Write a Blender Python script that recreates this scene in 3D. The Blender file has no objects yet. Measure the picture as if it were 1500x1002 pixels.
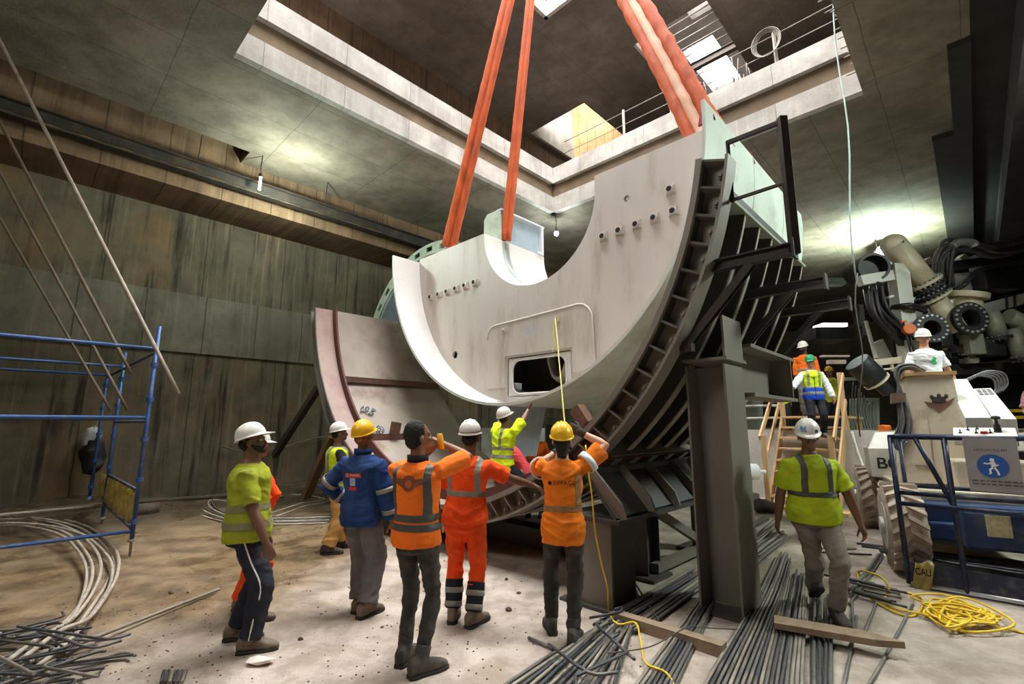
import bpy, bmesh, math, random
from mathutils import Vector, Matrix, noise, Euler
from bpy_extras.object_utils import world_to_camera_view
random.seed(7)
D = bpy.data; scene = bpy.context.scene; COL = scene.collection
PI = math.pi; R = math.radians
# the hall's own axes: s runs along the tunnel (to the far right), t across it (to the far left)
AZ = R(44.0); SA = Vector((math.sin(AZ), math.cos(AZ), 0)); SB = Vector((-math.cos(AZ), math.sin(AZ), 0)); UP = Vector((0, 0, 1))
def W(s, t, z): return SA * s + SB * t + UP * z
FOCAL, PITCH, CAMH = 694.0, math.atan(121 / 694), 1.75
def pray(px, py):
    x = (px - 750) / FOCAL; y = -(py - 501) / FOCAL; c, q = math.cos(PITCH), math.sin(PITCH)
    return Vector((x, c - y * q, y * c + q))
def gnd(px, py, z=0.0):
    r = pray(px, py); return Vector((0, 0, CAMH)) + r * ((z - CAMH) / r.z)
def atY(px, py, Y):
    r = pray(px, py); return Vector((0, 0, CAMH)) + r * (Y / r.y)
def atS(px, py, s):
    r = pray(px, py); return Vector((0, 0, CAMH)) + r * (s / r.dot(SA))
def atT(px, py, t):
    r = pray(px, py); return Vector((0, 0, CAMH)) + r * (t / r.dot(SB))
def ST(P): return (P.dot(SA), P.dot(SB), P.z)

# ---------------------------------------------------------------- materials
def _nodes(name):
    m = D.materials.new(name); m.use_nodes = True; nt = m.node_tree; nt.nodes.clear()
    out = nt.nodes.new('ShaderNodeOutputMaterial'); b = nt.nodes.new('ShaderNodeBsdfPrincipled')
    nt.links.new(b.outputs[0], out.inputs[0]); return m, nt, b
def lin(c):
    return tuple(((v / 255) / 12.92 if v / 255 <= .04045 else ((v / 255 + .055) / 1.055) ** 2.4) for v in c)
class NT:
    def __init__(s, nt): s.nt = nt
    def n(s, t, **k):
        x = s.nt.nodes.new('ShaderNode' + t)
        for a, v in k.items(): setattr(x, a, v)
        return x
    def l(s, a, b): s.nt.links.new(a, b)
    def val(s, inp, v):
        if hasattr(v, 'is_output') or isinstance(v, bpy.types.NodeSocket): s.l(v, inp)
        else: inp.default_value = v
    def math(s, op, a, b=0.0, c=None):
        x = s.n('Math', operation=op); s.val(x.inputs[0], a); s.val(x.inputs[1], b)
        if c is not None: s.val(x.inputs[2], c)
        return x.outputs[0]
    def noise(s, vec, scale, detail=4, rough=.55):
        x = s.n('TexNoise'); s.l(vec, x.inputs['Vector']); x.inputs['Scale'].default_value = scale
        x.inputs['Detail'].default_value = detail; x.inputs['Roughness'].default_value = rough; return x.outputs['Fac']
    def ramp(s, f, a, b):
        x = s.n('MapRange'); x.interpolation_type = 'SMOOTHSTEP'; s.val(x.inputs[0], f); x.inputs[1].default_value = a; x.inputs[2].default_value = b
        return x.outputs[0]
    def mix(s, f, a, b):
        x = s.n('Mix', data_type='RGBA'); s.val(x.inputs[0], f)
        for i, v in ((6, a), (7, b)):
            if isinstance(v, bpy.types.NodeSocket): s.l(v, x.inputs[i])
            else: x.inputs[i].default_value = (*v[:3], 1)
        return x.outputs[2]
    def stz(s):
        g = s.n('NewGeometry').outputs['Position']
        def dot(v):
            x = s.n('VectorMath', operation='DOT_PRODUCT'); s.l(g, x.inputs[0]); x.inputs[1].default_value = v; return x.outputs['Value']
        return dot(SA), dot(SB), dot(UP), g
    def comb(s, x, y, z):
        c = s.n('CombineXYZ'); s.val(c.inputs[0], x); s.val(c.inputs[1], y); s.val(c.inputs[2], z); return c.outputs[0]
    def bump(s, h, strength, dist, b):
        x = s.n('Bump'); x.inputs['Strength'].default_value = strength; x.inputs['Distance'].default_value = dist
        s.l(h, x.inputs['Height']); s.l(x.outputs[0], b.inputs['Normal'])
MATS = {}
def pm(name, rgb, rough=.6, metal=0.0, var=.18, vs=4.0, dirt=None, ds=2.5, da=.5, bump=.15, bs=40.0, bd=.01, obj=True, streak=1.0, emit=None, spec=.5):
    """painted / worn surface: colour noise, patches of dirt, fine bump"""
    if name in MATS: return MATS[name]
    m, nt, b = _nodes(name); k = NT(nt); c = lin(rgb)
    if emit:
        b.inputs['Base Color'].default_value = (*c, 1); b.inputs['Emission Color'].default_value = (*c, 1); b.inputs['Emission Strength'].default_value = emit
        MATS[name] = m; return m
    tc = k.n('TexCoord').outputs['Object'] if obj else k.n('NewGeometry').outputs['Position']
    mp = k.n('Mapping'); k.l(tc, mp.inputs[0]); mp.inputs['Scale'].default_value = (1, 1, 1 / streak); v = mp.outputs[0]
    f = k.ramp(k.noise(v, vs), .3, .7)
    col = k.mix(f, [x * (1 - var) for x in c], [min(1, x * (1 + var)) for x in c])
    r = None
    if dirt:
        d = k.math('MULTIPLY', k.ramp(k.noise(v, ds, 8, .65), .48, .68), da)
        col = k.mix(d, col, lin(dirt))
    k.l(col, b.inputs['Base Color']); b.inputs['Roughness'].default_value = rough; b.inputs['Metallic'].default_value = metal
    b.inputs['Specular IOR Level'].default_value = spec
    if bump: k.bump(k.noise(v, bs, 3), bump, bd, b)
    MATS[name] = m; return m

# ---------------------------------------------------------------- mesh builder
class MB:
    def __init__(s): s.v = []; s.f = []; s.m = []; s.sm = []
    def add(s, vs, fs, smooth=False, m=0):
        o = len(s.v); s.v += [Vector(x) for x in vs]
        for f in fs: s.f.append([i + o for i in f]); s.m.append(m); s.sm.append(smooth)
        return s
    def par(s, o, a, b, c, m=0):
        o, a, b, c = map(Vector, (o, a, b, c))
        if a.cross(b).dot(c) < 0: a, b = b, a
        v = [o, o + a, o + a + b, o + b]; v += [x + c for x in v]
        return s.add(v, [(3, 2, 1, 0), (4, 5, 6, 7), (0, 1, 5, 4), (1, 2, 6, 5), (2, 3, 7, 6), (3, 0, 4, 7)], m=m)
    def sbox(s, s0, s1, t0, t1, z0, z1, m=0):
        return s.par(W(s0, t0, z0), SA * (s1 - s0), SB * (t1 - t0), UP * (z1 - z0), m)
    def cbox(s, c, x, y, z, ux=None, uy=None, uz=None, m=0):
        ux = Vector(ux or (1, 0, 0)).normalized(); uy = Vector(uy or (0, 1, 0)).normalized(); uz = Vector(uz or (0, 0, 1)).normalized(); c = Vector(c)
        return s.par(c - ux * x / 2 - uy * y / 2 - uz * z / 2, ux * x, uy * y, uz * z, m)
    def bar(s, p, q, w, h, up=(0, 0, 1), m=0):
        p, q = Vector(p), Vector(q); d = (q - p).normalized(); up = Vector(up)
        if abs(d.dot(up)) > .98: up = Vector((1, 0, 0))
        x = d.cross(up).normalized(); y = x.cross(d).normalized()
        return s.par(p - x * w / 2 - y * h / 2, x * w, y * h, q - p, m)
    def ibeam(s, p, q, w, h, tf=.02, tw=.014, up=(0, 0, 1), m=0):
        p, q = Vector(p), Vector(q); d = (q - p).normalized(); up = Vector(up); x = d.cross(up).normalized(); y = x.cross(d).normalized()
        s.par(p - x * w / 2 - y * h / 2, x * w, y * tf, q - p, m); s.par(p - x * w / 2 + y * (h / 2 - tf), x * w, y * tf, q - p, m)
        return s.par(p - x * tw / 2 - y * (h / 2 - tf), x * tw, y * (h - 2 * tf), q - p, m)
    def channel(s, p, q, w, h, th=.012, up=(0, 0, 1), m=0):
        p, q = Vector(p), Vector(q); d = (q - p).normalized(); up = Vector(up); x = d.cross(up).normalized(); y = x.cross(d).normalized()
        for yy in (-h / 2, h / 2 - th): s.par(p - x * w / 2 + y * yy, x * w, y * th, q - p, m)
        return s.par(p - x * w / 2 - y * (h / 2 - th), x * th, y * (h - 2 * th), q - p, m)
    def tube(s, pts, r, n=8, cap=True, m=0, smooth=True, rfun=None, flat=None):
        pts = [Vector(p) for p in pts]; N = len(pts); o = len(s.v)
        rr = [r] * N if not hasattr(r, '__len__') else r
        t0 = (pts[1] - pts[0]).normalized(); a = t0.orthogonal().normalized(); prev = t0
        for i in range(N):
            t = (pts[min(i + 1, N - 1)] - pts[max(i - 1, 0)])
            t = t.normalized() if t.length > 1e-9 else prev
            q = prev.rotation_difference(t); a = (q @ a); a = (a - t * a.dot(t)).normalized(); b = t.cross(a); prev = t
            for k in range(n):
                th = 2 * PI * k / n
                ra = rr[i] * (flat if flat else 1)
                s.v.append(pts[i] + a * (math.cos(th) * rr[i]) + b * (math.sin(th) * ra))
        for i in range(N - 1):
            for k in range(n):
                s.f.append([o + i * n + k, o + i * n + (k + 1) % n, o + (i + 1) * n + (k + 1) % n, o + (i + 1) * n + k]); s.m.append(m); s.sm.append(smooth)
        if cap:
            s.f.append([o + k for k in reversed(range(n))]); s.m.append(m); s.sm.append(False)
            s.f.append([o + (N - 1) * n + k for k in range(n)]); s.m.append(m); s.sm.append(False)
        return s
    def lathe(s, o, ax, prof, n=24, m=0, smooth=True, a0=0.0, a1=2 * PI, ref=None):
        """prof: (radius, height) pairs revolved about ax through o"""
        o = Vector(o); ax = Vector(ax).normalized(); x = (Vector(ref) - ax * Vector(ref).dot(ax)).normalized() if ref else ax.orthogonal().normalized(); y = ax.cross(x)
        full = abs(a1 - a0 - 2 * PI) < 1e-6; k = n if full else n + 1; b = len(s.v)
        for (r, h) in prof:
            for i in range(k):
                th = a0 + (a1 - a0) * i / n; s.v.append(o + ax * h + x * (r * math.cos(th)) + y * (r * math.sin(th)))
        for j in range(len(prof) - 1):
            for i in range(n):
                i2 = (i + 1) % k if full else i + 1
                s.f.append([b + j * k + i, b + j * k + i2, b + (j + 1) * k + i2, b + (j + 1) * k + i]); s.m.append(m); s.sm.append(smooth)
        return s
    def cyl(s, p, q, r, n=16, m=0, r2=None):
        p, q = Vector(p), Vector(q); L = (q - p).length; r2 = r if r2 is None else r2; b = len(s.v)
        s.lathe(p, q - p, [(r, 0), (r2, L)], n, m)
        s.f.append([b + i for i in reversed(range(n))]); s.m.append(m); s.sm.append(False)
        s.f.append([b + n + i for i in range(n)]); s.m.append(m); s.sm.append(False); return s
    def ring(s, p, ax, r0, r1, h, n=24, m=0):
        return s.lathe(p, ax, [(r0, 0), (r1, 0), (r1, h), (r0, h), (r0, 0)], n, m, smooth=False)
    def arc(s, tc, zc, r0, r1, s0, s1, a0, a1, n=48, m=0, smooth=False):
        """solid sector of a ring about the axis (tc, zc) along s; angle 0 is straight down, positive towards +t"""
        b = len(s.v)
        for i in range(n + 1):
            th = a0 + (a1 - a0) * i / n; si, co = math.sin(th), math.cos(th)
            for (r, ss) in ((r0, s0), (r1, s0), (r1, s1), (r0, s1)): s.v.append(W(ss, tc + r * si, zc - r * co))
        for i in range(n):
            for k in range(4):
                s.f.append([b + i * 4 + k, b + i * 4 + (k + 1) % 4, b + (i + 1) * 4 + (k + 1) % 4, b + (i + 1) * 4 + k]); s.m.append(m); s.sm.append(smooth)
        s.f.append([b + 3, b + 2, b + 1, b]); s.m.append(m); s.sm.append(False)
        e = b + n * 4; s.f.append([e, e + 1, e + 2, e + 3]); s.m.append(m); s.sm.append(False); return s
    def prism(s, poly, ext, m=0):
        n = len(poly); poly = [Vector(p) for p in poly]; ext = Vector(ext); b = len(s.v); s.v += poly + [p + ext for p in poly]
        s.f.append([b + i for i in reversed(range(n))]); s.f.append([b + n + i for i in range(n)]); s.m += [m, m]; s.sm += [False, False]
        for i in range(n): s.f.append([b + i, b + (i + 1) % n, b + n + (i + 1) % n, b + n + i]); s.m.append(m); s.sm.append(False)
        return s
    def sphere(s, c, r, n=12, rings=8, m=0, sc=(1, 1, 1), hemi=False):
        c = Vector(c); b = len(s.v); top = PI / 2
        lo = 0 if hemi else -PI / 2
        for j in range(rings + 1):
            ph = lo + (top - lo) * j / rings
            for i in range(n):
                th = 2 * PI * i / n; s.v.append(c + Vector((r * sc[0] * math.cos(ph) * math.cos(th), r * sc[1] * math.cos(ph) * math.sin(th), r * sc[2] * math.sin(ph))))
        for j in range(rings):
            for i in range(n):
                s.f.append([b + j * n + i, b + j * n + (i + 1) % n, b + (j + 1) * n + (i + 1) % n, b + (j + 1) * n + i]); s.m.append(m); s.sm.append(True)
        return s
    def mesh(s, name, mats, org):
        me = D.meshes.new(name); me.from_pydata([v - org for v in s.v], [], s.f)
        for mm in (mats if isinstance(mats, (list, tuple)) else [mats]): me.materials.append(mm)
        me.polygons.foreach_set('material_index', s.m); me.polygons.foreach_set('use_smooth', s.sm)
        bm = bmesh.new(); bm.from_mesh(me); bmesh.ops.remove_doubles(bm, verts=bm.verts, dist=1e-5)
        bmesh.ops.recalc_face_normals(bm, faces=bm.faces); bm.to_mesh(me); bm.free(); me.update(); return me
    def build(s, name, mats, parent=None, bevel=0, seg=2, sharp=None, org=None):
        if org is None:
            if parent is not None: org = wloc(parent)
            else:
                lo = [min(v[i] for v in s.v) for i in range(3)]; hi = [max(v[i] for v in s.v) for i in range(3)]
                org = Vector(((lo[0] + hi[0]) / 2, (lo[1] + hi[1]) / 2, lo[2]))
        else: org = Vector(org)
        me = s.mesh(name, mats, org); o = D.objects.new(name, me); COL.objects.link(o)
        o.location = org - (wloc(parent) if parent is not None else Vector())
        if parent is not None: o.parent = parent
        o['_w'] = list(org)
        if bevel:
            md = o.modifiers.new('edge', 'BEVEL'); md.width = bevel; md.segments = seg; md.limit_method = 'ANGLE'; md.angle_limit = R(40)
        return o
def wloc(o):
    p = Vector()
    while o is not None: p += o.location; o = o.parent
    return p
def thing(name, label, cat, loc, group=None):
    o = D.objects.new(name, None); COL.objects.link(o); o.location = loc; o.empty_display_size = .2
    o['label'] = label; o['category'] = cat
    if group: o['group'] = group
    return o
def tag(o, label, cat, group=None, kind=None):
    if label: o['label'] = label
    if cat: o['category'] = cat
    if group: o['group'] = group
    if kind: o['kind'] = kind
    return o
def struct(o, label=None):
    o['kind'] = 'structure'
    if label: o['label'] = label; o['category'] = label.split()[-1]
    return o
def copy_of(o, loc, rot=None, scale=None, label=None, group=None, names=True):
    c = o.copy(); COL.objects.link(c); c.location = loc
    if rot is not None: c.rotation_euler = rot
    if scale is not None: c.scale = scale
    if label: c['label'] = label
    if group: c['group'] = group
    for ch in list(o.children):
        d = ch.copy(); COL.objects.link(d); d.parent = c
        for g in list(ch.children): e = g.copy(); COL.objects.link(e); e.parent = d
    return c
def spline(pts, n=8):
    """Catmull-Rom through the points"""
    P = [Vector(p) for p in pts]; P = [P[0] * 2 - P[1]] + P + [P[-1] * 2 - P[-2]]; out = []
    for i in range(1, len(P) - 2):
        for k in range(n):
            u = k / n; a, b, c, d = P[i - 1], P[i], P[i + 1], P[i + 2]
            out.append(.5 * ((2 * b) + (c - a) * u + (2 * a - 5 * b + 4 * c - d) * u * u + (3 * b - a - 3 * c + d) * u ** 3))
    out.append(P[-2]); return out
# ---------------------------------------------------------------- setting materials
def concrete_mat(name, rgb, dark, joint=None, plane='slab', streak=0.0, rough=.85, warm=None, amt=.6):
    m, nt, b = _nodes(name); k = NT(nt); s, t, z, g = k.stz(); c = lin(rgb)
    if plane == 'slab': u, v = s, t
    elif plane == 'wall': u, v = s, z
    else: u, v = t, z
    big = k.ramp(k.noise(g, .35, 6, .6), .35, .65); med = k.ramp(k.noise(g, 1.7, 8, .65), .35, .7); fine = k.noise(g, 14, 5, .6)
    col = k.mix(big, [x * .72 for x in c], [x * 1.15 for x in c])
    col = k.mix(k.math('MULTIPLY', med, .5), col, lin(dark))
    if warm: col = k.mix(k.math('MULTIPLY', k.ramp(k.noise(g, .6, 4), .5, .7), .6), col, lin(warm))
    if streak:
        sv = k.comb(k.math('MULTIPLY', u, 2.2), 0.0, k.math('MULTIPLY', z, .16))
        st = k.ramp(k.noise(sv, 1.6, 7, .65), .5, .68); col = k.mix(k.math('MULTIPLY', st, streak), col, lin((26, 23, 18)))
        sv2 = k.comb(k.math('MULTIPLY', u, 7.0), 3.0, k.math('MULTIPLY', z, .25))
        st2 = k.ramp(k.noise(sv2, 1.3, 6, .6), .52, .72); col = k.mix(k.math('MULTIPLY', st2, streak * .7), col, [min(1, x * 1.7) for x in c])
    if joint:
        ju, jv, wd = joint
        wob = k.math('MULTIPLY', k.math('SUBTRACT', k.noise(g, 2.2, 3), .5), .05)
        ln = None
        for (x, per) in ((u, ju), (v, jv)):
            if not per: continue
            fr = k.math('FRACT', k.math('DIVIDE', k.math('ADD', x, k.math('ADD', wob, 100 * per)), per)); d = k.math('ABSOLUTE', k.math('SUBTRACT', fr, .5))
            e = k.ramp(d, wd / per, wd / per * .35); ln = e if ln is None else k.math('MAXIMUM', ln, e)
        col = k.mix(k.math('MULTIPLY', ln, amt), col, lin((22, 20, 17)))
    col = k.mix(k.math('MULTIPLY', k.ramp(fine, .58, .75), .25), col, [x * .4 for x in c])
    k.l(col, b.inputs['Base Color']); b.inputs['Roughness'].default_value = rough; b.inputs['Specular IOR Level'].default_value = .25
    h = k.math('ADD', k.math('MULTIPLY', med, .5), fine); k.bump(h, .35, .02, b)
    return m
M_SLAB = concrete_mat('slab_soffit_concrete', (122, 112, 97), (66, 58, 47), (2.4, 1.22, .012), 'slab', amt=.5)
M_UPPER = concrete_mat('upper_soffit_concrete', (96, 88, 82), (60, 54, 48), (2.4, 1.22, .012), 'slab', amt=.4)
M_WALL = concrete_mat('diaphragm_wall_concrete', (98, 89, 72), (58, 52, 42), (2.0, 0, .022), 'wall', streak=.85, warm=(120, 92, 58))
M_BAND = concrete_mat('cast_band_concrete', (112, 105, 92), (72, 66, 56), (1.25, 0, .02), 'wall', streak=.35)
M_BEAM = concrete_mat('drop_beam_concrete', (122, 98, 74), (72, 58, 44), (1.15, 0, .02), 'wall', streak=.5)
M_EDGE = concrete_mat('slab_edge_concrete', (168, 162, 154), (118, 110, 100), (1.6, 0, .01), 'wall', streak=.2, amt=.5)
M_EDGEF = concrete_mat('slab_edge_concrete_across', (168, 162, 154), (118, 110, 100), (1.6, 0, .01), 'end', streak=.2, amt=.5)
M_GROOVE = concrete_mat('shaded_groove_concrete', (112, 96, 76), (76, 64, 52), None, 'wall')  # rim concrete darkened to paint the shade inside the groove
M_TIMBERFACE = concrete_mat('board_marked_concrete', (176, 142, 96), (110, 86, 58), (.5, 0, .02), 'end', streak=.5)
M_WHITECON = concrete_mat('pale_concrete', (196, 190, 180), (140, 134, 124), (2.4, 0, .01), 'end', amt=.3)
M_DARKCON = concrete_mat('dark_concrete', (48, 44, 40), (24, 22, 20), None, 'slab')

def floor_mat():
    m, nt, b = _nodes('site_floor'); k = NT(nt); s, t, z, g = k.stz()
    big = k.noise(g, .5, 6, .6); med = k.noise(g, 2.3, 8, .65); fine = k.noise(g, 22, 5, .7)
    pale = k.mix(k.ramp(med, .35, .65), lin((152, 137, 122)), lin((192, 178, 165)))
    pale = k.mix(k.math('MULTIPLY', k.ramp(big, .5, .7), .5), pale, lin((128, 108, 90)))
    mud = k.mix(k.ramp(med, .3, .7), lin((88, 70, 50)), lin((146, 122, 92)))
    # wet silt lies towards the left wall, tan mud under the steel
    edge = k.math('ADD', k.math('SUBTRACT', t, k.math('MULTIPLY', s, .45)), k.math('MULTIPLY', k.math('SUBTRACT', big, .5), 4.5))
    wet = k.ramp(edge, 3.6, 5.4)
    col = k.mix(wet, pale, mud)
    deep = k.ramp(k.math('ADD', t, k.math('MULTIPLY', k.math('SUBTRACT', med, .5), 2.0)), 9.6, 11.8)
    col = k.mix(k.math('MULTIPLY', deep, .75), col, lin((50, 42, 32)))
    cold = k.math('MULTIPLY', k.ramp(k.math('SUBTRACT', s, t), 2.4, 3.6), k.ramp(big, .38, .6)); col = k.mix(k.math('MULTIPLY', cold, .45), col, lin((124, 118, 98)))
    spots = k.ramp(k.noise(g, 9, 6, .7), .63, .72); col = k.mix(k.math('MULTIPLY', spots, .55), col, lin((62, 50, 40)))
    specks = k.ramp(fine, .66, .74); col = k.mix(k.math('MULTIPLY', specks, .45), col, lin((70, 58, 48)))
    k.l(col, b.inputs['Base Color'])
    pud = k.math('MULTIPLY', wet, k.ramp(big, .42, .56))
    rr = k.n('MapRange'); k.l(pud, rr.inputs[0]); rr.inputs[3].default_value = .82; rr.inputs[4].default_value = .22; k.l(rr.outputs[0], b.inputs['Roughness'])
    b.inputs['Specular IOR Level'].default_value = .4
    h = k.math('MULTIPLY', k.math('ADD', k.math('MULTIPLY', med, 1.2), fine), k.math('SUBTRACT', 1.0, k.math('MULTIPLY', pud, .93)))
    k.bump(h, .5, .03, b); return m
M_FLOOR = floor_mat()

# ---------------------------------------------------------------- floor, walls, slabs
def grid_floor():
    mb = MB(); n0, n1 = 96, 72; X0, X1, Y0, Y1 = -13, 16, -7, 14
    # s,t grid: level in the middle, low heaps of silt along the left wall
    S0, S1, T0, T1 = -12, 40, -14, 14.3; ns, nt_ = 130, 100
    for i in range(ns + 1):
        for j in range(nt_ + 1):
            s = S0 + (S1 - S0) * i / ns; t = T0 + (T1 - T0) * j / nt_; z = 0.0
            if t > 10.5: z = (t - 10.5) * .075 * (0.4 + .9 * noise.noise((s * .5, t * .5, 1)) + .4 * noise.noise((s * 1.9, t * 1.9, 2)))
            mb.v.append(W(s, t, max(z, 0) if t > 10.5 else 0))
    for i in range(ns):
        for j in range(nt_):
            a = i * (nt_ + 1) + j; mb.f.append([a, a + nt_ + 1, a + nt_ + 2, a + 1]); mb.m.append(0); mb.sm.append(True)
    return mb.build('floor', M_FLOOR, org=(0, 0, 0))
struct(grid_floor(), 'muddy concrete ground floor')
CEIL, SLAB_T = 8.35, 9.9
OS0, OS1, OT0, OT1 = 1.95, 11.15, .85, 8.95      # the shaft opening in the lower slab
# left wall: rough upper part, smoother cast band, rough lower part
mb = MB(); mb.sbox(-12, 40, 14.25, 14.9, -0.3, 7.3); struct(mb.build('wall_left', M_WALL), 'streaked concrete wall')
mb = MB(); mb.sbox(-12, 40, 14.19, 14.26, 3.55, 5.05); struct(mb.build('trim_1', M_BAND), 'pale cast concrete band along wall')
# drop beam along the wall with a slot between it and the slab
mb = MB(); mb.sbox(-12, 40, 12.75, 14.9, 7.22, 10.4); struct(mb.build('trim_2', M_BEAM), 'brown concrete drop beam')
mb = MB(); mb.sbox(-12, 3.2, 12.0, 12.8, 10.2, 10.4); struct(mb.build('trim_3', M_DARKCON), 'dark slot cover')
# lower slab in four pieces round the shaft
mb = MB()
mb.sbox(-12, OS0, -.72, 12.05, CEIL, SLAB_T); mb.sbox(OS1 + .0, 40, -.72, 12.75, CEIL, SLAB_T)
mb.sbox(OS0, 3.2, OT1, 12.05, CEIL, SLAB_T); mb.sbox(3.2, OS1, OT1, 12.75, CEIL, SLAB_T); mb.sbox(OS0, OS1, -.72, OT0, CEIL, SLAB_T)
struct(mb.build('ceiling', M_SLAB), 'lower concrete slab with square shaft opening')
# stepped pale rims on the two far edges: lip, groove, lip
mb = MB(); mb.sbox(OS0, OS1, OT1 - .16, OT1 + .01, CEIL, CEIL + .5); mb.sbox(OS0, OS1, OT1 - .16, OT1 + .01, CEIL + .98, SLAB_T - .05)
struct(mb.build('trim_4', M_EDGE), 'pale stepped shaft rim')
mb = MB(); mb.sbox(OS1 - .16, OS1 + .01, OT0, OT1, CEIL, CEIL + .5); mb.sbox(OS1 - .16, OS1 + .01, OT0, OT1, CEIL + .98, SLAB_T - .05)
struct(mb.build('trim_5', M_EDGEF), 'pale stepped shaft rim')
mb = MB(); mb.sbox(OS0, OS1 - .02, OT1 - .03, OT1 + .005, CEIL + .5, CEIL + .98); mb.sbox(OS1 - .03, OS1 + .005, OT0, OT1, CEIL + .5, CEIL + .98)
struct(mb.build('trim_6', M_GROOVE), 'tan groove with painted shade in the shaft rim')
# upper slab with the shaft (aligned above), a second opening and a light well
UZ = 15.0; U1 = (OS0, 10.62, .8, 8.7); U2 = (13.6, 20.4, 4.55, 7.1); U3 = (14.9, 18.1, 10.2, 13.1)
def slab_with_holes(name, z0, z1, s0, s1, t0, t1, holes, mat, label):
    ss = sorted({s0, s1, *[h[0] for h in holes], *[h[1] for h in holes]}); ts = sorted({t0, t1, *[h[2] for h in holes], *[h[3] for h in holes]}); mb = MB()
    for j in range(len(ts) - 1):
        run = None
        for i in range(len(ss) - 1):
            cs, ct = (ss[i] + ss[i + 1]) / 2, (ts[j] + ts[j + 1]) / 2
            solid = not any(h[0] < cs < h[1] and h[2] < ct < h[3] for h in holes)
            if solid and run is None: run = ss[i]
            if run is not None and (not solid or i == len(ss) - 2):
                mb.sbox(run, ss[i + 1] if solid else ss[i], ts[j], ts[j + 1], z0, z1); run = None
    return struct(mb.build(name, mat), label)
slab_with_holes('ceiling_upper', UZ, UZ + 1.3, -12, 40, -14, 16, [U1, U2, U3], M_UPPER, 'upper concrete slab')
mb = MB()
mb.sbox(U1[0], U1[1], U1[3] - .12, U1[3] + .01, UZ, UZ + .55); mb.sbox(U1[0], U1[1], U1[3] - .12, U1[3] + .01, UZ + 1.0, UZ + 1.5)
mb.sbox(U1[1] - .12, U1[1] + .01, U1[2], U1[3], UZ, UZ + .55); mb.sbox(U1[1] - .12, U1[1] + .01, U1[2], U1[3], UZ + 1.0, UZ + 1.5)
struct(mb.build('trim_7', M_EDGE), 'pale rim of the upper shaft opening')
mb = MB(); mb.sbox(U3[0], U3[1], U3[3] - .02, U3[3] + .1, UZ - .02, UZ + 3); struct(mb.build('trim_8', M_EDGE), 'pale side of the light well')
mb = MB(); mb.sbox(U3[1] - .02, U3[1] + .1, U3[2], U3[3], UZ - .02, UZ + 3); struct(mb.build('trim_9', M_TIMBERFACE), 'board marked tan side of the light well')
mb = MB(); mb.sbox(U2[0], U2[1], U2[3] - .05, U2[3] + .05, UZ - .02, UZ + 1.2); struct(mb.build('trim_10', M_EDGE), 'pale side of the second opening')
# over the second opening: another slab with two rectangular sky holes
slab_with_holes('ceiling_top', 18.6, 19.2, 14.5, 30, 2, 13, [(16.9, 17.8, 5.65, 6.6), (19.2, 23.4, 6.3, 7.7)], M_UPPER, 'topmost slab')
mb = MB(); mb.ibeam(W(17.2, 4.55, 15.9), W(17.2, 7.1, 15.9), .2, .3); struct(mb.build('trim_11', pm('old_steel', (70, 60, 54), .7, .3)), 'brown steel beam over the opening')
# upper storey walls
mb = MB(); mb.sbox(-12, 40, 13.4, 14.2, SLAB_T, UZ); struct(mb.build('wall_upper_left', concrete_mat('upper_wall_concrete', (92, 76, 60), (52, 44, 36), (1.2, 0, .02), 'wall', streak=.6)), 'brown upper storey wall')
mb = MB(); mb.sbox(30, 30.4, -14, 14.2, SLAB_T, UZ); struct(mb.build('wall_upper_far', M_UPPER), 'upper storey end wall')
mb = MB(); mb.sbox(-12, 40, -14.4, -14, -0.2, UZ); struct(mb.build('wall_right', M_WALL), 'far right concrete wall')
mb = MB(); mb.sbox(38, 38.4, -14, 14.3, -0.2, UZ); struct(mb.build('wall_far', M_WALL), 'far end wall')
mb = MB(); mb.sbox(-12.4, -12, -14, 14.9, -0.2, UZ); struct(mb.build('wall_back', M_WALL), 'wall behind the viewer')
# right: stepped dark beam, then a lower soffit
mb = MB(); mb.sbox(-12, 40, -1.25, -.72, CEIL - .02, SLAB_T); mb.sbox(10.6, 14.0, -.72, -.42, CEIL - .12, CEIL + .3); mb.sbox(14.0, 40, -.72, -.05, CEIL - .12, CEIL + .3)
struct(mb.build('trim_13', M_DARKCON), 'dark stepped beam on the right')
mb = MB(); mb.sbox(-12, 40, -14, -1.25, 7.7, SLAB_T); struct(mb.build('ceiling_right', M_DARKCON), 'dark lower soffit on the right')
# raised deck behind, with its pale upstand wall
DECK, DS = 1.6, 13.2
mb = MB(); mb.sbox(DS, 38, -14, 14.2, -.1, DECK - .02); struct(mb.build('floor_deck', M_FLOOR), 'raised concrete deck')
mb = MB(); mb.sbox(DS - .25, DS + .1, -14, 14.2, -.1, DECK + .02); struct(mb.build('wall_upstand', M_WHITECON), 'pale concrete upstand wall')
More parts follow.
